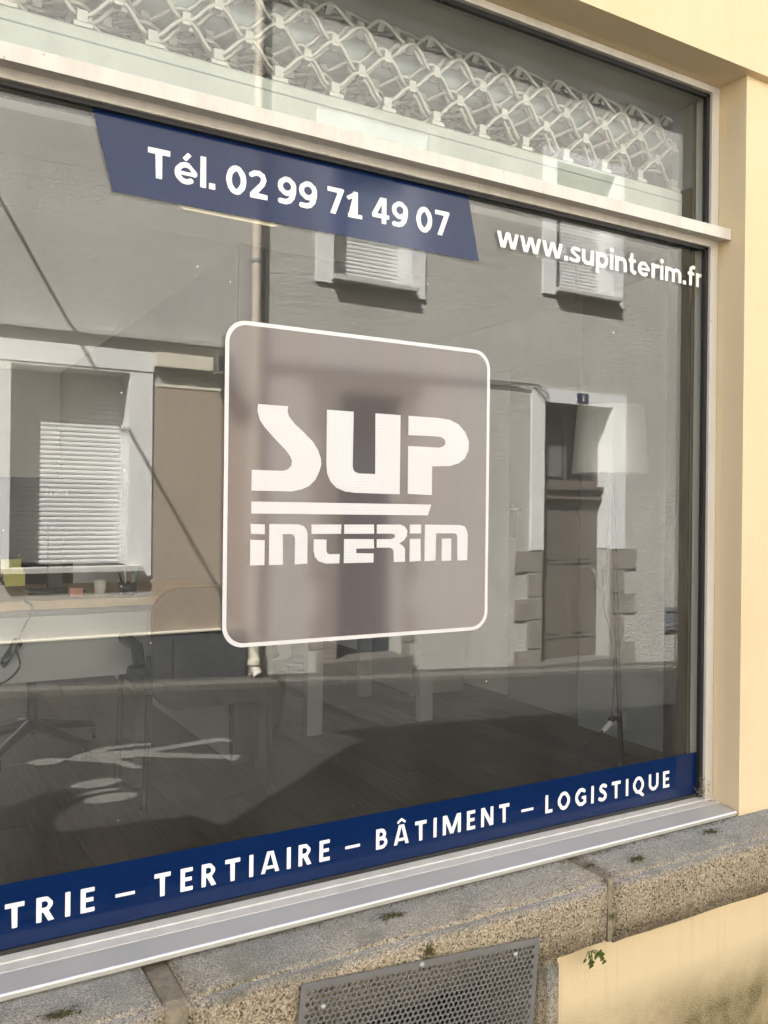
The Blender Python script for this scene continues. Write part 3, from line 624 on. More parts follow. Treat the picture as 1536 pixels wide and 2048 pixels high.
# door with painted surround, granite quoins and a fanlight
m = MB(); fbox(m, 6.15, 6.3285, .025, .1, -.425, 1.352); fbox(m, 7.3465, 7.565, .025, .1, -.43, 1.352); fbox(m, 6.3285, 7.3465, .0245, .1, 1.2065, 1.3515)
fbox(m, 6.331, 6.334, -.001, .22, -.42, 1.2); fbox(m, 7.341, 7.344, -.001, .22, -.42, 1.2); part(m, 'door_surround', 'far_white_paint', hB)
zq = [-.425, -.672, -.948, -1.195, -1.512, -1.95]
for k in range(5):
    xa = 5.945 if k % 2 == 0 else 6.125; xb = 7.76 if k % 2 == 0 else 7.575
    for a, b in ((xa, 6.327), (7.348, xb)):
        m = MB(); fbox(m, a, b, .012+random.uniform(0, .006), .25, zq[k+1]+.004, zq[k]-.003); part(m, 'quoin_stone', 'far_granite', hB, .008)
m = MB(); fbox(m, 6.338, 7.337, -.20, .25, -1.9, .135)
for (a, b, c, d) in ((6.43, 6.80, -1.45, -.75), (6.88, 7.25, -1.45, -.75), (6.43, 6.80, -.6, .02), (6.88, 7.25, -.6, .02)):
    fbox(m, a, b, -.188, .201, c, d); fbox(m, a+.04, b-.04, -.178, .19, c+.05, d-.05)
door = part(m, 'door', 'door_brown', hB, .004)
m = MB(); fbox(m, 6.338, 7.34, -.12, .25, .135, .17); fbox(m, 6.338, 7.34, -.15, .25, .17, .245); fbox(m, 6.338, 7.34, -.10, .25, .245, .292); under(m.build('door_ledge', 'door_brown', None, .006), door)
m = MB(); fbox(m, 6.338, 7.337, -.205, .25, .292, .36); fbox(m, 6.338, 6.40, -.205, .25, .36, 1.2); fbox(m, 7.27, 7.337, -.205, .25, .36, 1.2); fbox(m, 6.4, 7.27, -.205, .25, 1.11, 1.2); fbox(m, 6.82, 6.85, -.205, .25, .36, 1.11); under(m.build('fanlight_frame', 'door_brown'), door)
m = MB(); fbox(m, 6.4, 7.27, -.225, .24, .36, 1.11); under(m.build('fanlight', 'dark_glass'), door)
m = MB(); m.tube([(7.24, FY-.19, -.68), (7.24, FY-.14, -.68), (7.24, FY-.12, -.74), (7.24, FY-.14, -.82), (7.24, FY-.19, -.82)], .011, 8); under(m.build('handle', 'zinc'), door)
m = MB(); fbox(m, 6.2, 7.45, .06, .3, -2.2, -1.68); part(m, 'door_step', 'kerb_stone', hB, .01)
m = MB(); fbox(m, 6.47, 6.80, -.2225, .2245, .40, 1.0); under(m.build('notice_sheet', 'notice_grey'), door)
npl = MB(); fbox(npl, 6.79, 6.955, .034, -.025, 1.232, 1.335); pl = part(npl, 'number_plate', 'plate_navy', hB)
o = glyph_mb('2', 6.905, 1.252, .06, .062, FY+.0355, -1).build('digit', 'far_white_paint'); under(o, pl)
# second doorway, half hidden behind the logo film
m = MB(); fbox(m, 3.80, 4.52, -.24, .3, -1.6, 1.12); part(m, 'door', 'door_dark', hB)
zq = [1.12, .75, .42, .05, -.3, -.68, -1.02, -1.33, -1.75]
for k in range(8):
    for a, b in ((3.58 if k % 2 else 3.50, 3.798), (4.522, 4.62 if k % 2 else 4.70)):
        if k < 7 and a > 4: a, b = a, b-.03
        m = MB(); fbox(m, a, b, .006, .1, zq[k+1]+.004, zq[k]-.004); part(m, 'jamb_stone', 'far_granite', hB, .006)
m = MB(); fbox(m, 3.45, 4.75, .006, .1, 1.125, 1.32); part(m, 'lintel_stone', 'far_granite', hB, .006)
m = MB(); fbox(m, 3.62, 4.62, .10, .3, -2.0, -1.44); part(m, 'door_step', 'kerb_stone', hB, .01)
m = MB(); fbox(m, 8.26, 8.55, .012, .05, -1.46, -1.15); vb = part(m, 'meter_box', 'vent_grey', hB, .004)
for z in (-1.195, -1.38, -1.42):
    m = MB(); fbox(m, 8.265, 8.545, .03, -.0125, z, z+.022); under(m.build('slat', 'zinc'), vb)
# cable bundle along the facade and the wire that crosses the street
cb = thing('facade_cable', 'bundle of thin dark cables running along the far wall to the door', 'cable', (4.5, FY+.02, 1.36))
for k, (dz, dy) in enumerate(((0, 0), (.014, .006), (-.012, .004))):
    m = MB(); m.tube([(2.98, FY+.02+dy, 1.30+dz), (4.0, FY+.02+dy, 1.335+dz*2), (5.2, FY+.02+dy, 1.352+dz), (5.9, FY+.02+dy, 1.372+dz*1.5), (6.18, FY+.04+dy, 1.385+dz), (6.30, FY+.045+dy, 1.35+dz-k*.02), (6.36, FY+.045, 1.28), (6.375, FY+.04, 1.215)] if k != 1 else
                     [(2.98, FY+.02, 1.32), (4.6, FY+.02, 1.355), (5.9, FY+.02, 1.385), (6.15, FY+.04, 1.38), (6.26, FY+.045, 1.27), (6.34, FY+.045, 1.20)], .0045, 6)
    part(m, 'cable', 'cable_black', cb)
m = MB(); m.tube([(.42, -.12, 3.1), (.42, -1.5, 3.0), (.42, -3.0, 2.96), (.42, -4.5, 2.98), (.42, FY, 3.06)], .015, 8)
tag(m.build('overhead_cable', 'cable_black'), 'thick black cable slung across the street between the house fronts', 'cable')

# ================================================================== THE OFFICE BEHIND THE GLASS
FZ = -1.13
m = MB(); m.box(-5, 6, .262, 7.5, FZ-.2, FZ-.012); floor = struct(m, 'floor', 'skirting_oak')
m = MB(); m.box(-1.06, 3.33, 5.41, 6.5, FZ-.012, FZ-.001); rear = struct(m, 'bounce_floor', 'bounce_tile')  # unseen pale floor added to bounce sun from the back into the rooms
PL = MB(); PL.box(0, .1285, 0, 1.196, -.012, 0); PLANK = PL.mesh('plank', 'dark_plank')
for i in range(34):
    x = -.7+i*.13
    if x > 3.7: break
    off = (i*.41) % 1.2
    y = .27-off
    while y < 5.2:
        ya, yb = max(y, .27), min(y+1.2, 5.4)
        if yb-ya > .15:
            o = bpy.data.objects.new('plank', PLANK); COL.objects.link(o); o.location = (x, ya, FZ+random.uniform(-.0006, 0)); o.scale = (1, (yb-ya)/1.2, 1); o.parent = floor
        y += 1.2
m = MB(); m.box(3.055, 3.33, .0365, 1.785, FZ, 1.0745); struct(m, 'wall_right', 'white_wallpaper')
m = MB(); m.box(3.335, 3.5, 1.787, 2.05, FZ, 1.359); m.box(3.335, 3.5, 1.79, 7.0, .86, 1.358); m.box(3.335, 3.5, 2.68, 7.0, FZ, .859); struct(m, 'wall_recess', 'office_wall_grey')
m = MB(); wall_holes(m, -1.07, 6, FZ, 1.359, ADDED_OPENINGS, 6.52, 6.7); struct(m, 'wall_back', 'office_wall')
m = MB(); m.box(1.37, 1.47, 2.14, 6.519, FZ, 1.159); struct(m, 'wall_partition', 'partition_grey')
m = MB(); m.box(1.36, 1.48, 2.118, 2.139, FZ, 1.159); struct(m, 'partition_dark_cap', 'desk_metal')  # dark cap added to cover the partition end that the window lights
m = MB(); m.box(-1.07, 3.33, 2.14, 6.519, 1.16, 1.358); struct(m, 'ceiling', 'ceiling_white')
m = MB(); m.box(-1.2, -1.07, .262, 6.519, FZ, 1.359); struct(m, 'wall_left', 'office_wall')
m = MB(); m.box(XL, 1.832, .2, .26, -.745, -.742); m.box(-1.07, 3.055, .22, .262, FZ, -.877); struct(m, 'wall_under_window', 'office_wall')
m = MB(); m.box(3.043, 3.0545, .265, 1.785, FZ, FZ+.055); struct(m, 'skirting', 'skirting_oak')
# box over the roller grille, seen from below through the top of the pane
bx = MB(); bx.box(-1.05, 2.2, .30, .318, .775, 1.355); bx.box(-1.05, 2.2, .264, .30, .800, .818)
struct(bx, 'shutter_box', 'box_grey')
m = MB(); m.box(-1.05, 2.2, .2985, .3195, .757, .7745); struct(m, 'shutter_box_trim', 'ceiling_white')
# white door in the recess
dl = thing('office_door', 'white inner door with long handle plate in the wall recess', 'door', (3.33, 2.36, FZ))
m = MB(); m.box(3.30, 3.334, 2.06, 2.67, FZ, .855); part(m, 'leaf', 'white_laminate', dl, .003)
m = MB(); m.box(3.288, 3.2995, 2.60, 2.64, -.16, .05); m.tube([(3.29, 2.62, .01), (3.25, 2.62, .01), (3.25, 2.50, .008)], .009, 8); part(m, 'handle', 'chrome', dl)

# ------------------------------------------------------------------ roller grille behind the upper pane
gr = thing('roller_grille', 'galvanised wavy-bar roller grille wound up behind the upper pane', 'security grille', (.5, .1, .70))
GX0 = .3-.1233*10; PIT = .1233; ROW = .0465; AMP = .0205
m = MB(); m.prof([(.07, .70), (.07, .828), (.076, .834), (.098, .834), (.104, .828), (.104, .70)], GX0, 1.80); rail = part(m, 'bottom_rail', 'grille_rail', gr, .002)
m = MB(); m.box(GX0, 1.80, .0685, .0699, .806, .8085); m.box(GX0, 1.80, .0685, .0699, .742, .7435); under(m.build('rail_groove', 'guide_metal'), rail)
def bar_mesh(phase):
    mb = MB(); path = []; n = int((1.80-GX0)/PIT*14)
    for i in range(n+1):
        x = GX0+i*PIT/14; s = math.cos(2*math.pi*i/14+phase); s = math.copysign(abs(s)**.92, s)
        path.append((x, 0.006*s, -AMP*s))
    mb.tube(path, .0044, 8); return mb.mesh('wavy_bar', 'galvanised')
BARS = [bar_mesh(0), bar_mesh(math.pi)]
CL = MB(); CL.box(-.0075, .0075, -.009, .009, -.0115, .0115); CL.box(-.0085, .0085, -.0096, -.0085, -.003, .003); CLIP = CL.mesh('link_clip', 'galvanised')
RR = .085
def roll(s):          # distance wound from the rail -> (y, z, tilt)
    h0 = .115
    if s < h0: return .087, .858+s, 0.0
    a = (s-h0)/RR; r = RR-.011*a/math.pi
    return .087+RR-r*math.cos(a), .858+h0+r*math.sin(a), a
nrow = 15
for k in range(nrow):
    y, z, a = roll(.0225+k*ROW)
    o = bpy.data.objects.new('wavy_bar', BARS[k % 2]); COL.objects.link(o); o.parent = gr
    o.matrix_parent_inverse = Matrix.Translation(-OFF[gr.name]); o.location = (0, y, z); o.rotation_euler = (-a, 0, 0)
    if k < nrow-1:
        y2, z2, a2 = roll(.0225+(k+.5)*ROW)
        if k > 11: continue
        for i in range(0, 26):
            x = GX0+PIT*(i+(.5 if k % 2 == 0 else 0))
            if x < .1 or x > 1.79: continue
            c = bpy.data.objects.new('link_clip', CLIP); COL.objects.link(c); c.parent = gr
            c.matrix_parent_inverse = Matrix.Translation(-OFF[gr.name]); c.location = (x, y2, z2); c.rotation_euler = (-a2, 0, 0)
for k in range(4):                # the next turn of the roll, hanging just behind
    y, z = .128, .846+k*ROW
    o = bpy.data.objects.new('wavy_bar', BARS[k % 2]); COL.objects.link(o); o.parent = gr
    o.matrix_parent_inverse = Matrix.Translation(-OFF[gr.name]); o.location = (-PIT*.36, y, z)
    for i in range(0, 26):
        x = GX0+PIT*(i+(.5 if k % 2 == 0 else 0)-.36)
        if x < .15 or x > 1.78 or k > 3: continue
        c = bpy.data.objects.new('link_clip', CLIP); COL.objects.link(c); c.parent = gr
        c.matrix_parent_inverse = Matrix.Translation(-OFF[gr.name]); c.location = (x, y, z+ROW/2)
FT = MB(); FT.box(-.009, .009, -.010, .010, .0, .028); FT.prof([(-.016, -.004), (-.016, .003), (-.010, .008), (.010, .008), (.014, -.004)], -.016, .016); FOOT = FT.mesh('rail_bracket', 'galvanised')
for i in range(24):
    x = GX0+PIT*i
    if x > 1.79: break
    c = bpy.data.objects.new('rail_bracket', FOOT); COL.objects.link(c); c.parent = gr; c.matrix_parent_inverse = Matrix.Translation(-OFF[gr.name]); c.location = (x, .087, .836)
m = MB(); m.tube([(GX0, .172, .973), (1.83, .172, .973)], .05, 20); part(m, 'roll_tube', 'guide_metal', gr)
gd = MB(); gd.box(1.815, 1.856, .050, .054, -.76, 1.06); gd.box(1.815, 1.819, .054, .115, -.76, 1.06); gd.box(1.815, 1.856, .115, .119, -.76, 1.06); gd.box(1.856, 1.87, .02, .119, -.76, 1.06)
gp = part(gd, 'guide_rail', 'guide_metal', gr)
m = MB()
for z in (.80, .87, .95): m.tube([(1.836, .0495, z), (1.836, .047, z)], .005, 10)
under(m.build('rivet', 'black_rubber'), gp)
m = MB(); m.box(1.805, 1.814, .048, .119, -.755, .84); part(m, 'guide_brush', 'black_rubber', gr)

# ------------------------------------------------------------------ films on the window
FI = .0075        # inner face of the glass
ph = thing('phone_banner', 'blue slanted film with white phone number at the top of the pane', 'sticker', (.7, FI, .53))
m = MB(); m.plate([(.298, .6785), (.337, .531), (1.099, .529), (1.0655, .6785)], -.0008, -.0003); part(m, 'film', 'blue_film', ph)
text('Tél. 02 99 71 49 07', .395, 1.021, .5675, .0515, -.0012, 'white_film', ph, .095, .27)
ur = thing('web_address', 'white cut letters reading www.supinterim.fr under the transom', 'lettering', (1.47, FI, .55))
text('www.supinterim.fr', 1.147, 1.797, .5685, .0475, -.0008, 'white_film', ur, .095)
sb = thing('trades_banner', 'dark blue film band with white capitals TERTIAIRE and LOGISTIQUE along the pane bottom', 'sticker', (.9, FI, -.7))
m = MB(); m.plate([(XL+.03, -.604), (1.799, -.604), (1.805, -.714), (XL+.03, -.714)], -.0008, -.0003); part(m, 'film', 'blue_film', sb)
BL, BC = -.677, .0405
for s, a, b in (('TRIE', .181, .320), ('–', .354, .387), ('TERTIAIRE', .420, .7595), ('–', .793, .826), ('BÂTIMENT', .862, 1.198), ('–', 1.230, 1.264), ('LOGISTIQUE', 1.2985, 1.6955), ('INDUS', -.06, .145)):
    text(s, a, b, BL, BC, -.0012, 'white_film', sb, .40 if len(s) > 1 else 0)
cs = MB(); cs.plate([(.452, .5325), (.462, .526), (.634, .5245), (.645, .531)], FI+.001, FI+.0025)
tag(cs.build('paper_strip', 'cream_film'), 'thin cream strip peeping out below the blue phone banner', 'strip')
# logo film stuck outside
lg = thing('logo_film', 'grey rounded square logo film with white border reading SUP INTERIM', 'sticker', (.834, -.002, -.25))
def rrect(x0, x1, z0, z1, r, n=10):
    pts = []
    for cx, cz, a0 in ((x1-r, z1-r, 0), (x0+r, z1-r, 90), (x0+r, z0+r, 180), (x1-r, z0+r, 270)):
        pts += [(cx+r*math.cos(R(a0+90*i/n)), cz+r*math.sin(R(a0+90*i/n))) for i in range(n+1)]
    return pts
m = MB(); m.plate(rrect(.5375, 1.1305, -.254, .341, .040), -.0018, -.0008); part(m, 'border', 'logo_white', lg)
m = MB(); m.plate(rrect(.5452, 1.1228, -.2463, .3333, .0335), -.0026, -.0019); part(m, 'field', 'logo_grey', lg)
LOGO = {
'S': [(0.601,0.191),(0.661,0.191),(0.66,0.182),(0.663,0.172),(0.676,0.158),(0.694,0.144),(0.713,0.127),(0.724,0.112),(0.73,0.096),(0.731,0.084),(0.727,0.071),(0.719,0.055),(0.706,0.043),(0.69,0.036),(0.67,0.032),(0.59,0.032),(0.59,0.07),(0.652,0.07),(0.662,0.073),(0.669,0.08),(0.67,0.089),(0.666,0.098),(0.657,0.109),(0.633,0.131),(0.614,0.15),(0.605,0.162),(0.6,0.178)],
'U': [(0.742,0.19),(0.8,0.19),(0.799,0.083),(0.801,0.076),(0.806,0.072),(0.814,0.07),(0.85,0.07),(0.849,0.19),(0.907,0.19),(0.907,0.031),(0.805,0.032),(0.783,0.034),(0.764,0.041),(0.751,0.053),(0.744,0.068),(0.742,0.085)],
'P': [(0.926,0.19),(1.0,0.19),(1.027,0.188),(1.049,0.18),(1.067,0.164),(1.076,0.145),(1.075,0.126),(1.066,0.109),(1.05,0.098),(1.028,0.092),(0.984,0.09),(0.984,0.031),(0.926,0.032),(0.926,0.129),(1.001,0.129),(1.011,0.132),(1.016,0.137),(1.017,0.141),(1.014,0.147),(1.006,0.151),(0.996,0.152),(0.926,0.151)],
'bar': [(0.59,0.012),(0.983,0.011),(0.975,-0.011),(0.59,-0.01)],
'i1': [(0.589,-0.029),(0.617,-0.03),(0.617,-0.048),(0.59,-0.047)], 'i2': [(0.589,-0.058),(0.617,-0.059),(0.617,-0.105),(0.589,-0.105)],
'n': [(0.626,-0.029),(0.685,-0.03),(0.696,-0.033),(0.702,-0.04),(0.704,-0.05),(0.704,-0.104),(0.678,-0.105),(0.678,-0.055),(0.675,-0.05),(0.671,-0.048),(0.653,-0.048),(0.654,-0.105),(0.626,-0.105)],
't1': [(0.712,-0.03),(0.776,-0.03),(0.775,-0.048),(0.712,-0.048)], 't2': [(0.717,-0.058),(0.744,-0.059),(0.744,-0.08),(0.746,-0.085),(0.751,-0.087),(0.773,-0.087),(0.772,-0.105),(0.743,-0.105),(0.728,-0.1),(0.72,-0.092),(0.717,-0.08)],
'e1': [(0.782,-0.03),(0.848,-0.03),(0.849,-0.048),(0.782,-0.048)], 'e2': [(0.782,-0.058),(0.848,-0.059),(0.849,-0.077),(0.809,-0.077),(0.809,-0.086),(0.848,-0.087),(0.848,-0.105),(0.782,-0.105)],
'r': [(0.855,-0.03),(0.91,-0.03),(0.92,-0.034),(0.926,-0.042),(0.925,-0.053),(0.918,-0.062),(0.907,-0.068),(0.915,-0.072),(0.921,-0.079),(0.921,-0.105),(0.895,-0.105),(0.894,-0.083),(0.891,-0.078),(0.884,-0.076),(0.855,-0.076),(0.855,-0.059),(0.888,-0.059),(0.895,-0.057),(0.898,-0.053),(0.895,-0.049),(0.887,-0.048),(0.855,-0.048)],
'j1': [(0.932,-0.03),(0.959,-0.03),(0.959,-0.048),(0.932,-0.048)], 'j2': [(0.932,-0.059),(0.958,-0.059),(0.959,-0.104),(0.932,-0.105)],
'm': [(0.968,-0.03),(1.056,-0.031),(1.068,-0.034),(1.074,-0.043),(1.076,-0.054),(1.075,-0.105),(1.05,-0.105),(1.049,-0.055),(1.047,-0.05),(1.041,-0.048),(0.996,-0.048),(0.995,-0.104),(0.968,-0.105)], 'm2': [(1.01,-0.059),(1.034,-0.059),(1.034,-0.105),(1.01,-0.105)]}
for keys in (('S',), ('U',), ('P',), ('bar',), ('i1', 'i2'), ('n',), ('t1', 't2'), ('e1', 'e2'), ('r',), ('j1', 'j2'), ('m', 'm2')):
    m = MB()
    for k in keys: m.plate(LOGO[k], -.0032, -.0027)
    part(m, 'underline' if keys[0] == 'bar' else 'letter', 'logo_white', lg)

# ------------------------------------------------------------------ cellar vent, moss, plant
vg = thing('vent_grille', 'grey perforated steel vent plate screwed to the granite below the window', 'vent grille', (.85, -.215, -.98))
def perforated(w, h, p, r, nseg=8):
    mb = MB(); rows = int(h/(p*.866)); cols = int(w/p)
    for j in range(rows):
        for i in range(cols - (j % 2)):
            cx = (i+.5+(.5 if j % 2 else 0))*p - w/2; cz = -(j+.5)*p*.866
            x0, x1, z0, z1 = cx-p/2, cx+p/2, cz-p*.433, cz+p*.433
            vs = []; rim = []
            for k in range(nseg):
                a = 2*math.pi*k/nseg+math.pi/nseg; c, s = math.cos(a), math.sin(a); vs.append((cx+r*c, 0, cz+r*s))
                t = min((p/2)/abs(c) if abs(c) > 1e-6 else 9, (p*.433)/abs(s) if abs(s) > 1e-6 else 9); rim.append((cx+c*t, 0, cz+s*t))
            cor = [(x1, 0, z1), (x0, 0, z1), (x0, 0, z0), (x1, 0, z0)]
            back = [(x, .0025, z) for x, _, z in vs]
            o = len(mb.v); mb.v += vs+rim+cor+back
            q = nseg
            for k in range(nseg):
                k2 = (k+1) % nseg; mb.f.append((o+k, o+k2, o+q+k2, o+q+k)); mb.f.append((o+k, o+2*q+4+k, o+2*q+4+k2, o+k2)); mb.sm += [False, True]
            for ci, (ka, kb) in enumerate(((0, 1), (2, 3), (4, 5), (6, 7))):
                mb.f.append((o+q+ka, o+q+kb, o+2*q+ci)); mb.sm.append(False)
        if j % 2:
            for sgn in (-1, 1):
                xe = sgn*(cols*p/2) - (w/2-cols*p/2)*0; xi = xe-sgn*p/2; z = -(j+.5)*p*.866
                a, b = sorted((xe - (w-cols*p)/2, xi - (w-cols*p)/2)); mb.add([(a, 0, z-p*.433), (b, 0, z-p*.433), (b, 0, z+p*.433), (a, 0, z+p*.433)], [(0, 1, 2, 3)])
    return mb, rows*p*.866, cols*p
pm_, ph_h, ph_w = perforated(.488, .40, .0107, .0043)
me = bpy.data.meshes.new('perforated_plate'); me.from_pydata(pm_.v, [], pm_.f); me.materials.append(MAT['perforated_steel'])
pp = bpy.data.objects.new('perforated_plate', me); COL.objects.link(pp); pp.parent = vg; pp.matrix_parent_inverse = Matrix.Translation(-OFF[vg.name])
pp.location = (.851, -.2205, -.8025); pp.rotation_euler = (0, math.atan(.0835), 0)
m = MB(); hw = ph_w/2; xo = -(.488-ph_w)/2
m.box(-hw+xo-.009, hw+xo+.009, -.0003, .0022, .0002, .011); m.box(-hw+xo-.009, -hw+xo-.0002, -.0003, .0022, -ph_h, .0002); m.box(hw+xo+.0002, hw+xo+.009, -.0003, .0022, -ph_h, .0002)
o = m.build('plate_rim', 'perforated_steel'); o.parent = pp
for x, z in ((-.21, -.032), (.19, -.012), (-.02, .004)):
    m = MB(); m.lathe([(.0, .003), (.003, .0028), (.0052, .001), (.0055, 0)], (0, 0, 0), 12); o = m.build('screw', 'galvanised'); o.rotation_euler = (R(90), 0, 0); o.location = (x, -.0006, z); o.parent = pp
def blob_moss(name, pts, label):
    rnd = random.Random(len(label)); mb = MB()
    for (x, y, z, r, n, nrm) in pts:
        for k in range(n):
            a, d = rnd.uniform(0, 6.283), r*abs(rnd.gauss(0, .6)); s = rnd.uniform(.0008, .0024)
            px, py, pz = (x+d*math.cos(a)*1.5, y+d*math.sin(a)*.7, z) if nrm == 'z' else (x+d*math.cos(a), y, z+d*math.sin(a))
            v = [(px+s*rnd.uniform(-1, 1), py+s*rnd.uniform(-1, 1), pz+s*rnd.uniform(-1, 1)) for _ in range(5)]
            mb.add(v, [(0, 1, 2), (0, 2, 3), (0, 3, 4), (1, 2, 4), (1, 3, 4)])
    o = mb.build(name, 'moss'); o['kind'] = 'stuff'; return tag(o, label, 'moss')
blob_moss('moss', [(.823, -.135, -.743, .022, 260, 'z'), (1.159, -.03, -.743, .03, 10, 'z'), (1.414, -.166, -.742, .02, 260, 'z'), (1.685, -.135, -.742, .018, 200, 'z'), (.237, -.168, -.743, .022, 260, 'z'), (1.30, -.14, -.743, .016, 90, 'z'),
                   (.852, -.213, -.781, .012, 220, 'y'), (1.296, -.212, -.82, .008, 60, 'y'), (1.80, -.05, -.728, .012, 120, 'z'), (1.812, -.03, -.722, .008, 80, 'z')], 'dark green moss tufts growing in pits of the granite sill')
rnd = random.Random(5); em = MB()
for k in range(900):
    x = rnd.uniform(.42, 1.8); s = rnd.uniform(.001, .003); dens = .4+.6*math.sin(x*7+1)**2
    if rnd.random() > dens: continue
    py = -.1+rnd.gauss(-.003, .004); v = [(x+s*rnd.uniform(-1, 1), py+s*rnd.uniform(-1, 1), -.743+s*rnd.uniform(-.5, 1)) for _ in range(4)]
    em.add(v, [(0, 1, 2), (0, 2, 3), (0, 1, 3), (1, 2, 3)])
o = em.build('moss', 'moss'); o['kind'] = 'stuff'; tag(o, 'thin line of moss along the front of the metal sill', 'moss')
# dry stalks and webs in the frame corner
em = MB()
for k in range(60):
    x, z = 1.80+rnd.uniform(-.02, .012), -.705+rnd.uniform(-.008, .05)*rnd.random(); y = -.014+rnd.uniform(-.012, .004)
    em.tube([(x, y, z), (x+rnd.uniform(-.012, .012), y+rnd.uniform(-.006, .004), z+rnd.uniform(-.01, .014))], .0005, 4, False)
o = em.build('cobweb_litter', 'mortar'); o['kind'] = 'stuff'; tag(o, 'dusty cobweb litter in the lower right frame corner', 'litter')
pt = thing('wall_fern', 'small green wall fern sprouting under the granite sill', 'plant', (1.236, -.213, -.876))
for k in range(15):
    a = rnd.uniform(-1.2, 1.2); ln = rnd.uniform(.008, .027); bx_ = (1.236+rnd.uniform(-.008, .008), -.214, -.874); tip = (bx_[0]+ln*math.sin(a), bx_[1]-rnd.uniform(.006, .02), bx_[2]-ln*math.cos(a)+.003)
    m = MB(); m.tube([bx_, tip], .0006, 4, False)
    r = rnd.uniform(.0035, .0062); tilt = rnd.uniform(-.6, .6); lv = []
    for i in range(11):
        th = 2*math.pi*i/11; rr = r*(1+.22*math.cos(3*th+a)); lv.append((tip[0]+rr*math.cos(th), tip[1]-rr*math.sin(th)*.35+rr*math.cos(th)*.3*tilt, tip[2]+rr*math.sin(th)))
    m.add([tip]+lv, [(0, i+1, (i+1) % 11+1) for i in range(11)]); part(m, 'leaf', 'leaf_green', pt)

# ------------------------------------------------------------------ furniture
bx0 = (2.062, .50)
fl = thing('floor_lamp', 'floor lamp with white drum shade and thin dark pole by the right wall', 'floor lamp', (*bx0, FZ))
m = MB(); m.lathe([(.0, .022), (.09, .020), (.115, .010), (.12, 0)], (*bx0, FZ), 32); part(m, 'base', 'lamp_steel', fl)
m = MB(); m.tube([(*bx0, FZ+.01), (1.982, .50, .24)], .0085, 12); part(m, 'pole', 'lamp_steel', fl)
m = MB(); m.lathe([(.119, .119), (.103, .329), (.1015, .329), (.1175, .121), (.119, .119)], (1.982, .50, 0), 56); part(m, 'lamp_shade', 'shade_cloth', fl)
m = MB(); m.tube(smooth([(1.968, 0.485, 0.096), (1.964, 0.485, -0.056), (1.957, 0.485, -0.162), (1.947, 0.485, -0.288), (1.973, 0.485, -0.367), (1.994, 0.485, -0.494), (1.988, 0.485, -0.626), (2.02, 0.485, -0.653)]), .003, 6); part(m, 'flex', 'cable_black', fl)
m = MB(); m.tube([(1.957, 0.485, -0.157), (1.949, 0.485, -0.18), (1.948, 0.485, -0.211), (1.942, 0.485, -0.242)], [.004, .010, .010, .004], 10); part(m, 'switch', 'chair_plastic', fl)
pc = thing('extension_lead', 'black extension lead with clear plug hanging by the lamp pole', 'cable', (1.95, .485, FZ))
m = MB(); m.tube([(2.02, 0.485, -0.65), (1.999, 0.485, -0.644), (1.977, 0.485, -0.648)], .008, 8); part(m, 'tie', 'cable_black', pc)
m = MB(); m.tube([(1.982, 0.485, -0.656), (1.948, 0.485, -0.679)], [.0085, .007], 10); part(m, 'plug', 'socket_white', pc)
m = MB(); m.tube(smooth([(1.948, 0.485, -0.679), (1.905, 0.485, -0.707), (1.874, 0.485, -0.72), (1.855, 0.485, -0.756), (1.865, 0.485, -0.803)]), .003, 6); part(m, 'cord', 'cable_black', pc)
so = thing('wall_socket', 'small white socket box on the right wall behind the lamp', 'socket', (3.05, 1.48, -1.0))
m = MB(); m.box(3.028, 3.0545, 1.455, 1.515, -1.02, -.945); part(m, 'box', 'socket_white', so, .004)
# desk with wood front edge
dk = thing('desk', 'long office desk with pale wood edge and white front panel at left', 'desk', (.6, 2.3, FZ))
m = MB(); m.box(-.5, 1.48, 1.976, 2.72, -.392, -.358); part(m, 'desktop', 'desk_wood', dk, .002)
m = MB(); m.box(-.45, .937, 2.0, 2.018, -.665, -.42); part(m, 'front_panel', 'white_laminate', dk)
m = MB(); m.box(-.45, 1.46, 2.02, 2.05, -.42, -.3925); part(m, 'rail', 'desk_metal', dk)
for x, y in ((.918, 2.03), (1.445, 2.03), (-.4, 2.03), (1.445, 2.66), (-.4, 2.66)):
    m = MB(); m.box(x-.02, x+.02, y-.02, y+.02, FZ, -.4205 if y < 2.1 else -.393); part(m, 'leg', 'desk_metal', dk)
m = MB(); m.box(.05, .42, 2.06, 2.3, -.47, -.423); part(m, 'cable_tray', 'chair_plastic', dk)
pcord = MB()
pcord.tube(smooth([(.47, 1.97, -.352), (.50, 1.955, -.38), (.47, 1.96, -.46), (.45, 1.965, -.53), (.46, 1.97, -.60), (.40, 1.97, -.655), (.30, 1.97, -.66), (.22, 1.97, -.62)]), .0035, 6)
for k in range(5):
    a = k*.004; pcord.tube(smooth([(.41+a, 1.965-a, -.55), (.435, 1.96-a, -.51+a), (.452+a, 1.965, -.508), (.44, 1.96, -.545), (.41, 1.962+a, -.58-a), (.398, 1.965, -.572), (.41+a, 1.965-a, -.55)]), .0035, 6)
tag(pcord.build('coiled_cable', 'cable_black'), 'coiled black power cord hanging in front of the white desk panel', 'cable')
pb = MB(); pb.box(.10, .335, 1.94, 1.99, -.74, -.52); pb.tube([(.33, 1.965, -.47), (.30, 1.96, -.44), (.36, 1.96, -.40)], .006, 6)
tag(pb.build('power_block', 'chair_plastic', None, .01), 'black power block under the left end of the desk', 'power block')
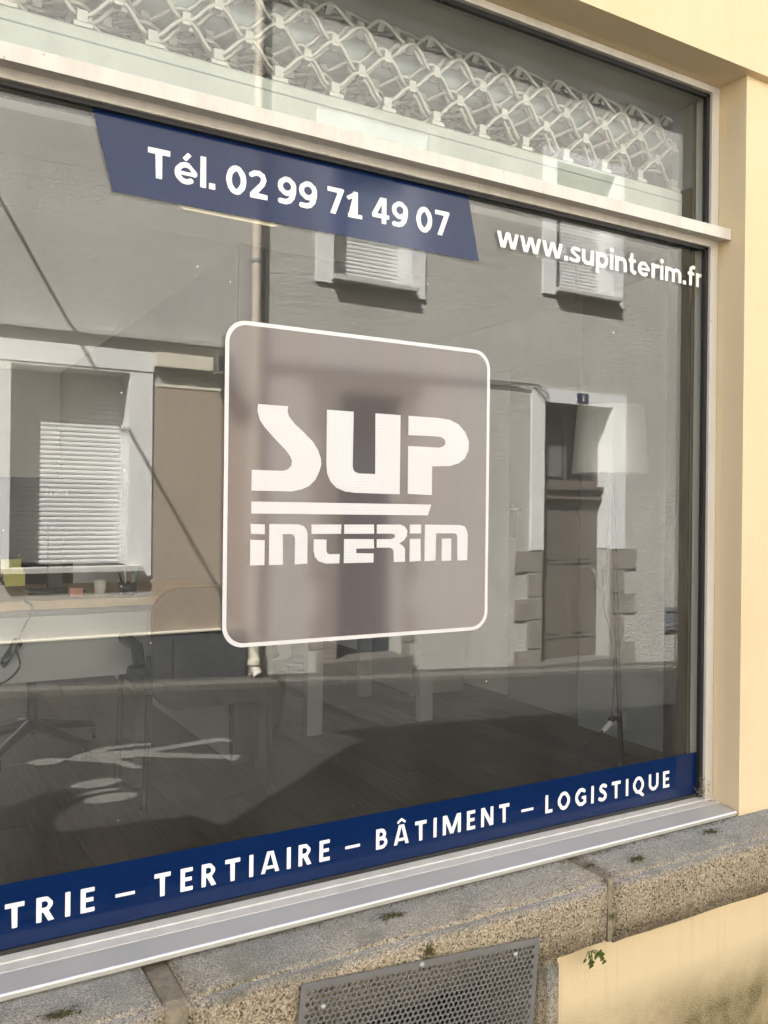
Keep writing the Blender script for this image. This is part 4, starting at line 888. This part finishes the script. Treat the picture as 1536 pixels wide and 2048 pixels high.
def monitor(x0, x1, label, txt):
    t = thing('monitor', label, 'monitor', ((x0+x1)/2, 2.35, -.358), 'monitors on the desk')
    m = MB(); m.box(x0, x1, 2.30, 2.325, -.235, .115); part(m, 'screen_back', 'monitor_black', t, .006)
    m = MB(); cx = (x0+x1)/2; m.box(cx-.03, cx+.03, 2.28, 2.2995, -.34, -.08); part(m, 'stand', 'monitor_black', t, .004)
    m = MB(); m.box(cx-.11, cx+.11, 2.22, 2.38, -.3575, -.345); part(m, 'foot', 'monitor_black', t, .004)
    if txt: text('iiyama', cx-.04, cx+.05, .048, .022, 2.2985, 'monitor_print', t, .1)
monitor(.34, .93, 'black monitor back with maker name, standing on the desk', True)
monitor(-.30, .30, 'black monitor at the left end of the desk, mostly out of view', False)
sn = MB()
for k, (dx, dz) in enumerate(((0, 0), (.008, -.035), (.014, -.055))): sn.box(.425+dx, .500+dx, 2.255-.004*k, 2.258-.004*k, -.268+dz, -.215+dz)
tag(sn.build('sticky_notes', 'sticky_yellow'), 'yellow sticky notes stuck below the monitor edge', 'note')
pcup = thing('pen_cup', 'small dark pen pot with pens on the desk', 'pen pot', (.88, 2.08, -.358))
m = MB(); m.lathe([(.0, .002), (.036, .0), (.038, .05), (.034, .05), (.032, .006)], (.88, 2.08, -.358), 20); part(m, 'pot', 'chair_plastic', pcup)
for k in range(4):
    a = k*1.7; m = MB(); m.tube([(.88+.012*math.cos(a), 2.08+.012*math.sin(a), -.35), (.88+.04*math.cos(a), 2.08+.03*math.sin(a), -.24-.01*k)], .004, 6); part(m, 'pen', ('pen_green', 'paper_white', 'cable_black', 'cup_pink')[k], pcup)
m = MB(); m.lathe([(.0, .0), (.02, .0), (.026, .06), (.023, .06), (.018, .004)], (.78, 2.12, -.358), 20); tag(m.build('mug', 'paper_white'), 'white mug on the desk behind the pen pot', 'mug')
m = MB(); m.box(.66, .71, 2.1, 2.14, -.358, -.325); tag(m.build('note_box', 'cup_pink'), 'small orange box on the desk next to the mug', 'box')
# black visitor chair in front of the desk
vc = thing('visitor_chair', 'black upholstered chair with rounded back in front of the desk', 'chair', (1.12, 1.62, FZ))
m = MB()
pts = rrect(.885, 1.36, -.76, -.305, .10, 8); m.plate(pts, 1.70, 1.745); part(m, 'backrest', 'chair_black', vc, .015)
m = MB(); m.box(.86, 1.36, 1.75, 2.2, -.70, -.63); part(m, 'seat', 'chair_black', vc, .02)
for s in (.85, 1.39):
    m = MB(); m.tube([(s, 1.76, -.60), (s, 1.80, -.53), (s, 2.0, -.52), (s, 2.1, -.56)], .024, 8); part(m, 'armrest', 'chair_plastic', vc)
for x, y in ((.88, 1.74), (1.36, 1.74), (.88, 2.16), (1.36, 2.16)):
    m = MB(); m.tube([(x, y, -.70), (x-.01*(1 if x < 1 else -1), y+.01, FZ)], .014, 8); part(m, 'leg', 'chair_plastic', vc)
oc = thing('swivel_chair', 'black swivel chair behind the desk with five-star castor base', 'chair', (.62, 2.75, FZ))
m = MB(); m.tube([(.62, 2.75, FZ+.09), (.62, 2.75, -.70)], .026, 12); part(m, 'gas_lift', 'chair_plastic', oc)
for k in range(5):
    a = R(20+72*k); ex, ey = .62+.31*math.cos(a), 2.75+.31*math.sin(a)
    m = MB(); m.tube([(.62, 2.75, FZ+.13), (ex, ey, FZ+.075)], [.03, .017], 8); part(m, 'base_arm', 'chair_plastic', oc)
    m = MB(); m.tube([(ex-.012, ey, FZ+.028), (ex+.012, ey, FZ+.028)], .028, 14); part(m, 'castor', 'chair_plastic', oc)
m = MB(); m.box(.38, .86, 2.52, 3.0, -.70, -.62); part(m, 'seat', 'chair_black', oc, .03)
m = MB(); m.plate(rrect(.40, .84, -.56, .02, .10, 6), 3.0, 3.06); part(m, 'backrest', 'chair_black', oc, .02)
# white table further in
wt = thing('white_table', 'white table with flat white legs seen below the logo film', 'table', (1.75, 2.7, FZ))
m = MB(); m.box(1.55, 2.6, 2.40, 3.15, -.43, -.40); part(m, 'tabletop', 'white_laminate', wt, .002)
for x, y in ((1.89, 2.43), (2.55, 2.43), (1.89, 3.1), (2.55, 3.1)):
    m = MB(); m.box(x-.042, x+.042, y-.02, y+.02, FZ, -.4305); part(m, 'leg', 'white_laminate', wt, .002)
m = MB(); m.plate(rrect(1.55, 1.755, -.735, -.435, .03, 5), 2.405, 2.42); part(m, 'side_panel', 'white_laminate', wt)
bn = MB(); bn.lathe([(.0, .004), (.13, .0), (.16, .30), (.152, .30), (.124, .008)], (1.72, 2.75, FZ), 24); tag(bn.build('waste_bin', 'chair_plastic'), 'dark waste bin under the white table', 'bin')
cbn = thing('white_cabinet', 'low white cabinet with thick front edge in the back of the office', 'cabinet', (2.85, 3.3, FZ))
m = MB(); m.box(2.83, 3.2, 2.97, 3.62, FZ+.001, -.25); part(m, 'carcass', 'white_laminate', cbn, .003)
m = MB(); m.box(2.80, 2.829, 2.955, 2.99, FZ, -.25); part(m, 'front_edge', 'white_laminate', cbn)
